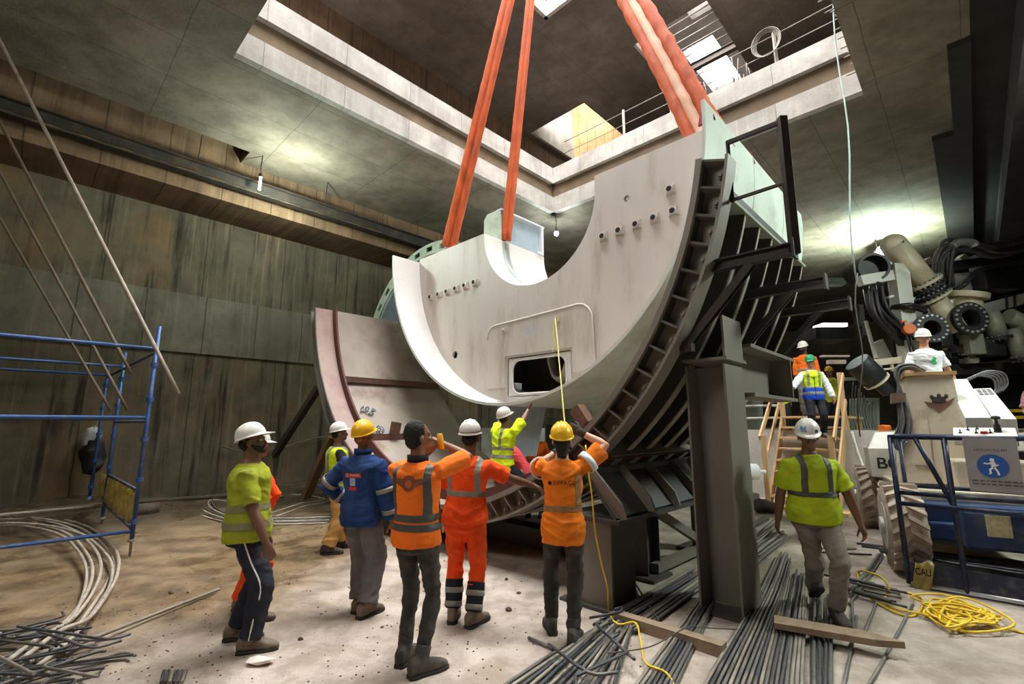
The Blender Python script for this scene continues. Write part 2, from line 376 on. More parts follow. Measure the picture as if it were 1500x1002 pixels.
# ---------------------------------------------------------------- world, camera, lamps
w = D.worlds.new('sky'); scene.world = w; w.use_nodes = True; bg = w.node_tree.nodes['Background']
sky = w.node_tree.nodes.new('ShaderNodeTexSky'); sky.sky_type = 'HOSEK_WILKIE'; sky.turbidity = 6; sky.sun_direction = (.2, -.3, .93)
w.node_tree.nodes.remove(sky); bg.inputs[0].default_value = (.96, .98, 1, 1); bg.inputs[1].default_value = 26.0
cd = D.cameras.new('camera'); cam = D.objects.new('camera', cd); COL.objects.link(cam); scene.camera = cam
cd.sensor_width = 36; cd.lens = FOCAL / 1500 * 36; cd.clip_end = 200; cam.location = (0, 0, CAMH); cam.rotation_euler = (PI / 2 + PITCH, 0, 0)
def area(name, loc, to, size, power, col=(1, 1, 1), sy=None, portal=False, spread=None):
    l = D.lights.new(name, 'AREA'); o = D.objects.new(name, l); COL.objects.link(o); o.location = loc
    o.rotation_euler = (Vector(to) - Vector(loc)).to_track_quat('-Z', 'Y').to_euler(); l.energy = power; l.color = col; l.size = size
    if sy: l.shape = 'RECTANGLE'; l.size_y = sy
    if portal: l.cycles.is_portal = True
    if spread: l.spread = spread
    return o
def point(name, loc, power, col=(1, 1, 1), r=.08):
    l = D.lights.new(name, 'POINT'); o = D.objects.new(name, l); COL.objects.link(o); o.location = loc; l.energy = power; l.color = col; l.shadow_soft_size = r; return o
for nm_, h in (('shaft_portal', U1), ('second_portal', U2), ('well_portal', U3)):
    c = W((h[0] + h[1]) / 2, (h[2] + h[3]) / 2, UZ + 1.6); o = area(nm_, c, c - UP, h[1] - h[0], 1, sy=h[3] - h[2], portal=True)
    o.rotation_euler = Euler((PI, 0, PI / 2 - AZ)) 
# ---------------------------------------------------------------- lifted white shield segment, grey cradle
def plate2d(loops, mp, th, name, mats, parent, bevel=0, res=1, org=None):
    """flat plate with holes: loops of (u, v), first is the outline; mp(u, v, w) gives the world point"""
    cu = D.curves.new('tmp', 'CURVE'); cu.dimensions = '2D'; cu.fill_mode = 'BOTH'; cu.extrude = th / 2
    for lp in loops:
        sp = cu.splines.new('POLY'); sp.points.add(len(lp) - 1); sp.use_cyclic_u = True
        for p, q in zip(sp.points, lp): p.co = (q[0], q[1], 0, 1)
    co = D.objects.new('tmp', cu); COL.objects.link(co); bpy.context.view_layer.update()
    me = D.meshes.new_from_object(co.evaluated_get(bpy.context.evaluated_depsgraph_get())); D.objects.remove(co); D.curves.remove(cu)
    mb = MB(); mb.add([mp(v.co.x, v.co.y, v.co.z + th / 2) for v in me.vertices], [list(p.vertices) for p in me.polygons]); D.meshes.remove(me)
    return mb.build(name, mats, parent, bevel, org=org)
def circ(u, v, r, n=24, a0=0, a1=2 * PI, end=False):
    return [(u + r * math.cos(a0 + (a1 - a0) * i / n), v + r * math.sin(a0 + (a1 - a0) * i / n)) for i in range(n + (1 if end else 0))]
def rrect(u0, u1, v0, v1, r, n=5):
    out = []
    for (cu, cv, a) in ((u1 - r, v1 - r, 0), (u0 + r, v1 - r, PI / 2), (u0 + r, v0 + r, PI), (u1 - r, v0 + r, 1.5 * PI)):
        out += [(cu + r * math.cos(a + PI / 2 * i / n), cv + r * math.sin(a + PI / 2 * i / n)) for i in range(n + 1)]
    return out
WH = pm('white_shield_paint', (190, 181, 172), .5, 0, .06, 1.5, (150, 132, 112), 2.6, .5, .06, 30, streak=4)
WHI = pm('white_rim_paint', (204, 199, 193), .5, 0, .03, 1.5, (188, 176, 160), 2.4, .3, .05, 30)
MINT = pm('green_lit_white_paint', (204, 214, 202), .5, 0, .05, 1.2, (150, 132, 110), 1.6, .35, .06, 30)  # white paint tinted for the greenish lamp light from the right
DIRTY = pm('scuffed_white_paint', (196, 184, 168), .6, 0, .1, 2.5, (92, 74, 58), 2.2, .65, .1, 30)
MINTD = pm('dull_green_paint', (166, 178, 158), .55, 0, .1, 2.0, (110, 112, 92), 3.0, .4, .08, 30)
BLUEG = pm('blue_grey_primer', (150, 164, 172), .5, 0, .06, 2.0, (120, 130, 136), 3.0, .4)
DARKIN = pm('light_block_dark', (96, 88, 78), .7, 0, .2, 3)
HOLE = pm('black_hole', (18, 16, 14), .9, 0, 0)
GREY = pm('grey_cradle_paint', (122, 116, 106), .55, .1, .08, 1.5, (112, 100, 88), 3.0, .45, .08, 40)
GREYD = pm('dark_grey_rib_paint', (76, 74, 70), .55, .15, .1, 2.0, (66, 60, 54), 3.0, .4, .08, 40)
GREYF = pm('bounce_lit_flange_paint', (130, 124, 114), .55, .05, .1, 1.5, (112, 98, 84), 3.0, .45, .08, 40)  # cradle grey toned for the bounce light on the flange
RIBE = pm('lit_rib_edge_paint', (176, 166, 150), .55, .05, .1, 1.5, (126, 112, 96), 3.0, .4)  # rib grey lightened to paint the light along the edges
BOLT = pm('worn_bolt_steel', (130, 120, 108), .45, .6, .2, 20)
RUST = pm('rusty_inner_skin', (150, 137, 125), .6, .1, .14, 1.2, (110, 82, 66), 1.1, .65, .12, 30)
RUSTPINK = pm('pink_primer_strip', (156, 132, 122), .6, 0, .12, 1.5, (134, 84, 76), 1.7, .5, .1, 30)
REDRIB = pm('dark_red_oxide', (92, 46, 40), .7, 0, .25, 3, (52, 34, 30), 3.0, .5)
BROWN = pm('brown_oxide_steel', (104, 72, 58), .7, .1, .2, 4, (66, 46, 40), 3.0, .5)
BLACKST = pm('black_brown_steel', (50, 42, 38), .6, .2, .2, 4, (84, 62, 48), 3.0, .35)

TC, ZC, RW = 5.83, 5.83, 3.76
S1, SB_, SE = 5.8, 6.6, 10.7
sh = thing('shield_segment', 'huge white half-round steel shield segment hanging in orange slings', 'shield segment', W(7.2, TC, ZC - RW))
mb = MB(); mb.arc(TC, ZC, RW - .05, RW - .02, S1, SE, R(-92.5), R(88.6), 96, smooth=False); o = mb.build('inner_skin', WHI, sh)
mb = MB(); mb.arc(TC, ZC, RW - .02, RW, S1, SE, R(-92.5), R(88.6), 96, smooth=False)
for s_ in (7.7, 9.3): mb.arc(TC, ZC, RW, RW + .006, s_, s_ + .025, R(-92.5), R(88.6), 96)
o = mb.build('outer_skin', [MINT], sh)
# bulkhead with bore, door and holes
BC = (5.74, 5.82); BR = 1.43
out = [(TC + (RW - .05) * math.sin(a), ZC - (RW - .05) * math.cos(a)) for a in [R(-93.5 + 182.5 * i / 80) for i in range(81)]]
bore = circ(BC[0], BC[1], BR, 40, 0, -PI, True)
outline = out + [(TC + RW - .06, 5.82)] + [p for p in bore] + [(BC[0] - BR, 6.06)]
door = rrect(5.02, 6.33, 2.32, 2.97, .2)
mpS = lambda s0: (lambda u, v, w: W(s0 - w, u, v))
bh = plate2d([outline, rrect(4.9, 6.45, 2.27, 3.03, .05), circ(3.70, 5.42, .055, 12), circ(8.07, 3.26, .085, 14)], mpS(SB_), .05, 'bulkhead', WH, sh)
plate2d([[(4.92, 2.285), (6.43, 2.285), (6.43, 3.01), (4.92, 3.01)], door], mpS(SB_ + .01), .045, 'door_frame', WHI, sh, .006)
mb = MB(); pth = door + [door[0]]; mb.tube([W(SB_ - .03, u, v) for u, v in pth], .022, 8, False); mb.build('door_rim', WHI, sh)
panel = [(6.98, 2.45), (6.99, 3.45)] + [(6.75 + .24 * math.cos(a), 3.48 + .24 * math.sin(a)) for a in [R(10 + 80 * i / 5) for i in range(6)]]
panel += [(4.72 + .3 * math.cos(a), 3.50 + .3 * math.sin(a)) for a in [R(90 + 80 * i / 6) for i in range(7)]] + [(4.40, 2.62)]
panel = [(u, max(v, ZC - math.sqrt((RW - .08) ** 2 - (u - TC) ** 2) + .01)) for u, v in panel]
plate2d([panel + [(4.86, 2.62), (4.86, 3.06), (6.49, 3.06), (6.49, 2.45)]], mpS(SB_ - .05), .035, 'raised_panel', WH, sh, .012)
mb = MB(); mb.tube([W(SB_ - .085, u, v) for u, v in panel[1:]], .02, 6); mb.build('panel_bead', WHI, sh)
# plugged notes above the door: small faded stencil
mb = MB(); random.seed(3)
for r_ in range(3):
    u = 5.98
    while u > 5.62:
        wd = random.uniform(.02, .05); z_ = 3.56 - r_ * .07
        mb.sbox(SB_ - .088, SB_ - .084, u - wd, u, z_, z_ + .045); u -= wd + .018
mb.build('faded_stencil', pm('faded_blue_ink', (170, 172, 182), .7, 0, .1), sh)
def lug(u, v):
    l = MB(); l.sbox(SB_ - .07, SB_ - .05, u - .08, u + .08, v - .08, v + .08); l.sbox(SB_ - .10, SB_ - .07, u - .065, u + .065, v - .065, v + .065); l.ring(W(SB_ - .125, u, v), SA, .042, .06, .03, 14)
    o = l.build('socket', WH, sh, .004); h = MB(); h.cyl(W(SB_ - .128, u, v), W(SB_ - .1, u, v), .043, 14); h.build('socket_hole', HOLE, o)
for i in range(6): lug(8.99 - i * .314, 4.74 + i * .006)
for i in range(5): lug(4.16 - i * .312, 4.88 + i * .012)
lug(2.94, 5.29)
for (u, v) in ((6.49, 3.58), (5.15, 3.61)):
    l = MB(); l.sbox(SB_ - .14, SB_ - .085, u - .05, u + .05, v - .05, v + .05); l.cyl(W(SB_ - .17, u, v), W(SB_ - .14, u, v), .03, 10); l.build('hook_bracket', WH, sh, .006)
# bore collar and the decks beside it
mb = MB(); mb.arc(BC[0], BC[1], BR, BR + .05, SB_ - .03, 8.55, R(-92), R(90), 48); mb.build('bore_collar', WHI, sh)
mb = MB(); mb.arc(BC[0], BC[1], BR - .004, BR, 7.1, 7.32, R(4), R(89.5), 24); mb.build('scuff_strip', pm('sling_scuff', (150, 158, 150), .6, 0, .3, 9, (90, 96, 90), 8, .6, streak=6), sh)
mb = MB(); mb.sbox(SB_, 8.55, BC[0] + BR, TC + RW - .07, 5.76, 5.83); mb.sbox(SB_, 8.55, TC - RW + .07, BC[0] - BR, 5.98, 6.06); mb.build('top_deck', WHI, sh, .01)
mb = MB(); mb.sbox(8.5, 8.56, BC[0] + BR, TC + RW - .1, 3.4, 5.8); mb.sbox(8.5, 8.56, TC - RW + .1, BC[0] - BR, 4, 6); mb.build('rear_plate', MINTD, sh)
mb = MB(); mb.sbox(7.07, 7.12, 7.62, 9.35, 5.83, 6.06); mb.build('low_wall', MINTD, sh, .006)
mb = MB(); mb.prism([W(7.05, 7.17, 5.83), W(7.05, 7.17, 6.57), W(7.05, 7.62, 6.57), W(7.05, 7.72, 6.45), W(7.05, 7.72, 5.83)], SA * .05)
mb.sbox(7.1, 8.5, 7.62, 7.68, 5.83, 6.5); mb.build('box_wall', MINTD, sh, .006)
mb = MB(); mb.sbox(7.1, 8.5, 7.24, 7.27, 5.83, 6.5); mb.build('box_panel', BLUEG, sh)
mb = MB(); mb.sbox(7.05, 8.55, 7.14, 7.3, 6.54, 6.58); mb.sbox(8.44, 8.52, 7.14, 7.28, 5.83, 6.54); mb.sbox(8.3, 8.46, 7.13, 7.2, 5.83, 5.9); mb.build('box_frame', pm('pale_grey_frame', (196, 200, 204), .5, 0, .05), sh, .004)
# added dark plates shut out light behind the door; a bent stiffener shows
mb = MB(); mb.sbox(8.2, 8.26, 4.2, 7.6, 2.2, 4.4); mb.sbox(6.7, 8.2, 4.2, 7.6, 4.3, 4.34); mb.sbox(6.7, 8.2, 7.5, 7.54, 2.7, 4.3); mb.sbox(6.7, 8.2, 4.2, 4.24, 2.7, 4.3); mb.build('light_block_plate', DARKIN, sh)
mb = MB(); mb.tube(spline([W(7.3, 5.95, 3.5), W(7.25, 5.9, 2.95), W(7.2, 5.72, 2.62), W(7.1, 5.45, 2.62), W(7.0, 5.25, 2.85)], 5), .13, 10, flat=.35); mb.build('bent_stiffener', pm('dusty_white', (190, 176, 162), .7, 0, .1), sh)
for (s_, u, v) in ((6.8, 8.7, 5.83), (7.2, BC[0] + BR + .12, 5.83), (6.1, TC - RW + .1, 5.85), (7.75, TC - RW + .1, 5.9)):
    l = MB(); l.prism([W(s_ - .02, u - .12, v - .02), W(s_ - .02, u + .12, v - .02), W(s_ - .02, u + .07, v + .2), W(s_ - .02, u - .07, v + .2)], SA * .04)
    l.build('lifting_eye', pm('red_paint', (150, 48, 42), .5), sh, .01)
# slings
ORANGE = pm('orange_sling_sleeve', (186, 80, 28), .75, 0, .18, 5, (120, 50, 22), 4, .5, .7, 26, .02, streak=3)
PALEOR = pm('faded_sling_sleeve', (222, 176, 148), .75, 0, .08, 5, (214, 140, 100), 3, .4, .3, 26, .02)
HOOK = W(7.0, 5.62, 15.3)
def sling(label, foot, strands, wob=0.0, seed=0):
    a = Vector(foot); d = (HOOK - a); side = d.cross(pray(800, 200)).normalized()
    sl = None; rt = thing('lifting_sling', label, 'sling', a, 'orange lifting slings')
    for (off, r_, mm) in strands:
        n = 60; pts = []; rr = []
        for i in range(n + 1):
            u = i / n; p = a + d * u + side * off * (1 - u * .55) + side * .02 * math.sin(u * 9 + seed) * wob
            pts.append(p); rr.append(r_ * (1 - .12 * u) * (1 + (.10 * math.sin(i * 2.4 + seed) + .07 * random.uniform(-1, 1)) * (1 if wob else .35)))
        b = MB(); b.tube(pts, rr, 10); b.build('strand', mm, rt)
    return rt
s1_ = sling('double orange sling leftmost, shackled to the white top edge', W(6.8, 8.7, 6.0), [(-.085, .10, ORANGE), (.085, .10, ORANGE)], 0, 1)
sling('thin orange sling standing on the bore collar beside the steel box', W(7.2, BC[0] + BR - .02, 5.85), [(-.05, .075, ORANGE), (.05, .075, ORANGE)], 0, 2)
sling('three-strand ruffled orange sling on the near right tip', W(6.75, TC - RW + .25, 5.7), [(-.17, .13, ORANGE), (.04, .1, PALEOR), (.2, .09, ORANGE)], 1, 3)
sling('orange sling on the right tip behind the ruffled one', W(7.75, TC - RW + .25, 5.9), [(-.06, .1, ORANGE), (.09, .08, ORANGE)], 1, 5)
mb = MB(); p = W(6.8, 8.7, 5.98); mb.tube([p + SB * (.09 * math.cos(a)) + UP * (.16 + .16 * math.sin(a)) for a in [R(-60 + 300 * i / 16) for i in range(17)]], .024, 8); mb.cyl(p - SB * .12 + UP * .02, p + SB * .12 + UP * .02, .022, 10)
tag(mb.build('shackle', pm('galvanised', (150, 146, 140), .4, .7, .1)), 'steel shackle at the foot of the leftmost orange sling', 'shackle')
# yellow tape hanging from the bulkhead bracket
mb = MB(); top = W(SB_ - .16, 5.15, 3.61); bot = atS(829, 640, 5.2)
mb.tube([top + (Vector((bot.x, bot.y, bot.z)) - top) * (i / 20) for i in range(21)], .010, 6); mb.tube(spline([top, top + SB * .05 - UP * .25, top + SB * .02 - UP * .45, top + SB * .09 - UP * .6], 6), .010, 6)
tag(mb.build('measuring_tape', pm('yellow_tape', (216, 200, 96), .5, 0, .05)), 'yellow tape hanging from the white bulkhead to a worker', 'tape')

# ---- cradle
CT, CZ, CR = 5.914, 4.929, 4.30; TH = R(81.5)
cr = thing('cradle', 'grey ribbed half-round steel cradle below the hanging white segment', 'cradle', W(5.8, CT, CZ - CR - .3))
mb = MB(); mb.arc(CT, CZ, CR, CR + .02, 4.3, 7.3, -TH, TH, 96); mb.build('skin_inside', RUST, cr)
mb = MB(); mb.arc(CT, CZ, CR + .02, CR + .04, 4.3, 7.3, -TH, TH, 96); mb.build('skin_outside', GREYD, cr)
mb = MB(); mb.arc(CT, CZ, CR - .012, CR, 4.302, 4.68, R(10), TH - .002, 60); mb.build('front_strip', RUSTPINK, cr)
mb = MB(); mb.arc(CT, CZ, CR - .15, CR, 4.69, 4.73, -R(60), TH, 90); mb.build('inner_rib', REDRIB, cr)
mb = MB(); mb.arc(CT, CZ, CR + .04, CR + .30, 4.5, 4.53, -TH, TH, 96); ng = 46
for i in range(ng):
    a = -TH + 2 * TH * (i + .5) / ng; r_ = CR + .19; c = W(4.5, CT + r_ * math.sin(a), CZ - r_ * math.cos(a)); mb.cyl(c, c - SA * .04, .034, 10); mb.cyl(c - SA * .04, c - SA * .07, .02, 8)
mb.build('flange_web', [GREYF], cr)
mb = MB(); mb.arc(CT, CZ, CR + .27, CR + .30, 4.32, 4.5, -TH, TH, 96); mb.build('flange_rim', GREYF, cr)
mb = MB(); mb.arc(CT, CZ, CR + .0, CR + .06, 4.29, 4.34, -TH, TH, 96); mb.build('flange_lip', GREYF, cr)
for i in range(ng + 1):
    a = -TH + 2 * TH * i / ng
    if i in (0, ng): a *= .999
    er = W(0, math.sin(a), 0) - UP * math.cos(a); et = W(0, math.cos(a), 0) + UP * math.sin(a); o = W(0, CT, CZ) - et * .012
    g = MB(); g.prism([o + er * (CR + .04) + SA * 4.33, o + er * (CR + .04) + SA * 4.5, o + er * (CR + .27) + SA * 4.5, o + er * (CR + .27) + SA * 4.44], et * .024); g.build('gusset', GREYF, cr)
for s_ in (4.98, 5.43, 5.88, 6.33, 6.78, 7.23):
    g = MB(); g.arc(CT, CZ, CR + .04, CR + .27, s_, s_ + .03, -R(77), TH, 72); g.arc(CT, CZ, CR + .25, CR + .275, s_ - .045, s_ + .06, -R(70), -R(10), 40); g.build('rib', GREYD if s_ > 9 else GREYD, cr)
    e = MB(); e.arc(CT, CZ, CR + .27, CR + .283, s_ - (.05 if True else 0), s_ + .06, -R(56), R(20), 60); e.arc(CT, CZ, CR + .268, CR + .276, s_ - .008, s_ + .036, -R(77), -R(56), 30); e.build('rib_edge', RIBE, cr)
for ad, w_ in ((-77.2, .30), (-40.8, .34), (-40.0, .33), (30, .3)):
    a = R(ad); er = W(0, math.sin(a), 0) - UP * math.cos(a); et = W(0, math.cos(a), 0) + UP * math.sin(a)
    g = MB(); g.par(W(4.56, CT, CZ) + er * (CR + .04), er * (w_ - .04), et * .025, SA * 2.74); g.build('joint_plate', MINTD if ad < -70 else GREY if ad < -40.5 else BROWN, cr)
# brackets on the right side: arm, brace, one with a guard frame
for s_, tt in ((4.5, (1.62, .95)), (5.8, (1.72, .97)), (7.1, (1.7, .96))):
    dark = BLACKST if s_ < 5 else GREYD
    g = MB(); g.ibeam(W(s_, tt[0] + .1, 3.25), W(s_, tt[1], 3.25), .09, .11, .014, .012); g.cbox(W(s_, tt[1], 3.25), .13, .02, .17, SA, SB)
    ab = g.build('bracket_arm', dark, cr)
    g = MB(); g.channel(W(s_, 1.3, 3.2), W(s_, 1.96, 2.5), .07, .09, .012, SA); g.cbox(W(s_, 1.95, 2.5), .1, .12, .1, SA, SB); g.build('bracket_brace', dark, cr)
gf = MB(); gf.bar(W(4.5, .95, 3.2), W(4.5, .94, 4.5), .07, .07); gf.bar(W(4.5, 1.42, 3.84), W(4.5, 1.42, 4.48), .03, .03); gf.bar(W(4.5, .95, 4.46), W(4.5, 1.43, 4.46), .03, .045); gf.bar(W(4.5, .95, 3.87), W(4.5, 1.43, 3.86), .025, .03)
gf.build('guard_frame', BLACKST, cr, .004)
# longitudinal girder and saddle plates carrying the ribs
g = MB(); g.sbox(5.32, 7.0, 1.86, 1.92, 2.08, 2.56); g.sbox(5.32, 7.0, 1.62, 1.92, 2.56, 2.6); g.sbox(5.32, 7.0, 1.62, 1.92, 2.04, 2.08); g.sbox(6.8, 6.83, 1.62, 1.9, 2.08, 2.56); g.build('side_girder', GREY, cr, .004)
g = MB(); g.prism([W(4.12, 2.98, 1.27), W(4.12, 2.95, 1.30), W(4.12, 2.58, .87), W(4.12, 2.61, .84)], SA * 2.72); g.sbox(4.1, 6.86, 2.55, 3.25, .80, .845); g.sbox(4.12, 6.84, 2.9, 3.0, 1.24, 1.3); g.build('saddle_plate', GREYD, cr)
for s_ in (4.14, 4.72, 5.3, 5.9, 6.45):
    g = MB(); g.prism([W(s_, 2.95, 1.27), W(s_, 2.60, .86), W(s_, 2.5, .86), W(s_, 2.55, 1.0), W(s_, 2.86, 1.32)], SA * .03); g.build('saddle_stiffener', GREY, cr)
# inside: shelf angles, a stub of square tube
for (t_, z_, sa, sb) in ((9.60, 2.74, 4.76, 7.2), (8.55, 1.55, 4.75, 5.9)):
    g = MB(); g.sbox(sa, sb, t_ - .12, t_ + .06, z_, z_ + .02); g.sbox(sa, sb, t_ - .12, t_ - .1, z_ - .1, z_ + .02); g.build('shelf_angle', BROWN, cr)
def skinhit(px, py):
    r_ = pray(px, py); k = 2.0
    while k < 20:
        P = Vector((0, 0, CAMH)) + r_ * k; s_, t_, z_ = ST(P)
        if s_ > 4.3 and (t_ - CT) ** 2 + (z_ - CZ) ** 2 > (CR - .02) ** 2: return P
        k += .01
    return P
for q, lb in (((541, 606), 'upper small heap of blue grey chain on the rusty cradle skin'), ((556, 637), 'lower small heap of blue grey chain on the rusty cradle skin')):
    mb = MB(); random.seed(q[0]); p = skinhit(*q)
    for i in range(9):
        c_ = p + SA * random.uniform(-.1, .1) + Vector((random.uniform(-.08, .08), -.02, random.uniform(.0, .16))); e1 = Vector((random.uniform(-1, 1), random.uniform(-1, 1), random.uniform(-1, 1))).normalized(); e2 = e1.orthogonal()
        mb.tube([c_ + e1 * (.045 * math.cos(2 * PI * j / 8)) + e2 * (.03 * math.sin(2 * PI * j / 8)) for j in range(9)], .01, 5, False)
    tag(mb.build('chain', pm('blue_grey_chain', (116, 130, 142), .45, .4, .2, 30)), lb, 'chain')
def sq_tube(p, q, w_, th, up): 
    g = MB(); p, q = Vector(p), Vector(q); d = (q - p).normalized(); x = d.cross(Vector(up)).normalized(); y = x.cross(d)
    for sx, sy, ww, hh in ((0, 1, w_, th), (0, -1, w_, th), (1, 0, th, w_ - 2 * th), (-1, 0, th, w_ - 2 * th)):
        c = p + x * sx * (w_ - th) / 2 + y * sy * (w_ - th) / 2; g.par(c - x * ww / 2 - y * hh / 2, x * ww, y * hh, q - p)
    return g
sq_tube(skinhit(576, 643), skinhit(576, 643) + UP * .33 - SB * .05 + SA * .03, .15, .02, SA).build('tube_stub', BROWN, cr)
sq_tube(atS(860, 622, 5.0), atS(845, 598, 5.0), .16, .02, SA).build('tube_stub', BROWN, cr)
# ---- stands under the cradle
st = thing('support_post', 'tall grey steel H-section post under the cradle right side', 'post', W(5.05, 1.9, 0))
p0, p1 = W(5.02, 1.92, .02), W(4.98, 1.88, 2.36)
ux = -SB; uy = SA
mb = MB(); mb.cbox((p0 + p1) / 2 + uy * .02, .38, .02, 2.3, ux, uy); mb.build('web', GREY, st)
for sg in (-1, 1):
    mb = MB(); mb.cbox((p0 + p1) / 2 + ux * .19 * sg, .022, .5, 2.3 + (.0 if sg < 0 else .0), ux, uy); mb.build('flange', GREY, st, .004)
mb = MB(); mb.cbox(p0 - UP * .005, .5, .6, .03, ux, uy); mb.build('base_plate', GREYD, st)
mb = MB(); mb.cbox(p1 + UP * .03, .44, .56, .03, ux, uy); mb.cbox(p1 + ux * .19 + UP * .25, .022, .5, .42, ux, uy); mb.build('cap_plate', GREY, st)
st = thing('tapered_stand', 'wide tapered grey leg plate under the cradle behind the yellow-helmeted man', 'stand', W(4.2, 2.9, 0))
mb = MB(); mb.prism([W(4.12, 2.66, .03), W(4.12, 3.2, .03), W(4.12, 3.08, .8), W(4.12, 2.66, .8)], SA * .03); mb.build('front_plate', GREY, st, .003)
mb = MB(); mb.sbox(4.14, 4.55, 2.66, 2.69, .03, .8); mb.sbox(4.3, 4.33, 2.69, 3.1, .03, .8); mb.build('side_plate', GREYD, st)
mb = MB(); mb.sbox(4.06, 4.6, 2.6, 3.25, 0, .03); mb.build('base_plate', GREYD, st)
st = thing('support_trestle', 'braced grey steel trestle under the cradle behind the tall post', 'trestle', W(6.2, 3.0, 0))
for s_ in (5.3, 6.95):
    mb = MB(); mb.ibeam(W(s_ + .1, 3.0, .04), W(s_ + .1, 3.0, .8), .2, .3, .016, .012, SA); mb.build('leg', GREYD, st)
mb = MB(); mb.bar(W(5.5, 2.9, .72), W(6.85, 2.9, .12), .08, .1); mb.build('brace', GREY, st)
mb = MB(); mb.bar(W(5.4, 2.9, .1), W(7.0, 2.9, .1), .1, .1); mb.bar(W(5.3, 2.9, .76), W(7.1, 2.9, .76), .1, .08); mb.build('rail', GREY, st)
for s_ in (5.15, 6.8): mb = MB(); mb.sbox(s_, s_ + .45, 2.78, 3.3, 0, .04); mb.build('base_plate', GREYD, st)
# far side stands, mostly in the shade
for s_, t_ in ((4.9, 9.2), (6.8, 9.2)):
    st = thing('support_stand', 'low dark steel stand under the cradle left side', 'stand', W(s_, t_, 0), 'dark stands under the cradle left side')
    mb = MB(); mb.ibeam(W(s_, t_, .04), W(s_, t_, 1.55), .25, .25, .016, .012, SA); mb.build('post', GREYD, st)
    mb = MB(); mb.sbox(s_ - .25, s_ + .25, t_ - .25, t_ + .25, 0, .04); mb.build('base_plate', GREYD, st)
mb = MB(); mb.bar(atT(402, 668, 13.3), atS(476, 565, 5.0) + SB * .3, .14, .14); tag(mb.build('raking_prop', pm('dark_timber', (60, 50, 40), .8)), 'long dark raking prop leaning from the wall foot to the cradle', 'prop')
mb = MB(); a = gnd(447, 735); mb.bar(a + UP * .08, atY(486, 640, a.y - .4), .2, .12); tag(mb.build('timber_baulk', pm('old_timber', (122, 96, 70), .85, 0, .2, 6, streak=5)), 'rough brown timber baulk leaning behind the tan-trousered worker', 'timber')
mb = MB(); mb.bar(W(5.5, 3.4, .15), W(5.5, 8.4, .15), .3, .28); tag(mb.build('sole_beam', GREYD), 'long dark sole beam lying in the shade under the cradle', 'beam')
# ---- green upright ring standing behind
rg = thing('ring_segment', 'pale green slotted upright steel ring behind the hanging segment', 'ring', W(8.2, 11.0, .1))
RC = (10.75, 3.5, 3.4); RA = R(106)
loops = [circ(RC[0], RC[1], RC[2], 48, -RA, RA, True) + circ(RC[0], RC[1], RC[2] - .34, 48, RA, -RA, True)]
for i in range(20):
    a = -RA + 2 * RA * (i + .5) / 20; r_ = RC[2] - .17; loops.append([(RC[0] + r_ * math.cos(a) + math.cos(a) * x - math.sin(a) * y, RC[1] + r_ * math.sin(a) + math.sin(a) * x + math.cos(a) * y) for x, y in ((-.07, -.13), (.07, -.13), (.07, .13), (-.07, .13))])
plate2d(loops, mpS(7.75), .06, 'front_flange', MINTD, rg)
mb = MB(); mb.arc(RC[0], RC[1], RC[2] - .38, RC[2] - .34, 7.75, 10.2, PI / 2 - RA, PI / 2 + RA, 60); mb.build('inner_skin', BLUEG, rg)
mb = MB(); mb.arc(RC[0], RC[1], RC[2] - .02, RC[2], 7.75, 10.2, PI / 2 - RA, PI / 2 + RA, 60); mb.build('outer_skin', MINTD, rg)
for i in range(10):
    a = -RA + 2 * RA * (i + .5) / 10; er = W(0, math.cos(a), 0) + UP * math.sin(a); g = MB(); g.par(W(7.8, RC[0], RC[1]) + er * (RC[2] - .34), er * .32, SA * .5, er.cross(SA) * .03); g.build('web_plate', MINTD, rg)

a_, b_, c_, d_ = [atY(*q, 9.0) for q in ((728, 588), (800, 590), (784, 668), (728, 668))]
mb = MB(); mb.prism([a_, b_, c_, d_], Vector((.3, .5, 0)) * .08); tag(mb.build('steel_plate', BLUEG), 'pale blue grey steel plate standing beyond the cradle gap', 'plate')
# ---------------------------------------------------------------- people
from mathutils.bvhtree import BVHTree
def vox(mb, size, smooth=2):
    """fuse overlapping closed shapes into one continuous skin"""
    me = mb.mesh('tmp', [], Vector()); o = D.objects.new('tmp', me); COL.objects.link(o)
    r_ = o.modifiers.new('r', 'REMESH'); r_.mode = 'VOXEL'; r_.voxel_size = size; r_.use_smooth_shade = True
    if smooth: s_ = o.modifiers.new('s', 'SMOOTH'); s_.iterations = smooth; s_.factor = .5
    bpy.context.view_layer.update()
    out = D.meshes.new_from_object(o.evaluated_get(bpy.context.evaluated_depsgraph_get())); D.objects.remove(o); D.meshes.remove(me); return out
def loft(mb, rings, n=20, p=2.3):
    """rings: (centre, x axis, y axis, rx, ry); closed at both ends"""
    b = len(mb.v)
    for (c, ux, uy, rx, ry) in rings:
        for i in range(n):
            a = 2 * PI * i / n; ca, sa = math.cos(a), math.sin(a)
            mb.v.append(c + ux * rx * math.copysign(abs(ca) ** (2 / p), ca) + uy * ry * math.copysign(abs(sa) ** (2 / p), sa))
    for j in range(len(rings) - 1):
        for i in range(n): mb.f.append([b + j * n + i, b + j * n + (i + 1) % n, b + (j + 1) * n + (i + 1) % n, b + (j + 1) * n + i]); mb.m.append(0); mb.sm.append(True)
    for j, rev in ((0, True), (len(rings) - 1, False)):
        ids = [b + j * n + i for i in range(n)]; mb.f.append(ids[::-1] if rev else ids); mb.m.append(0); mb.sm.append(True)
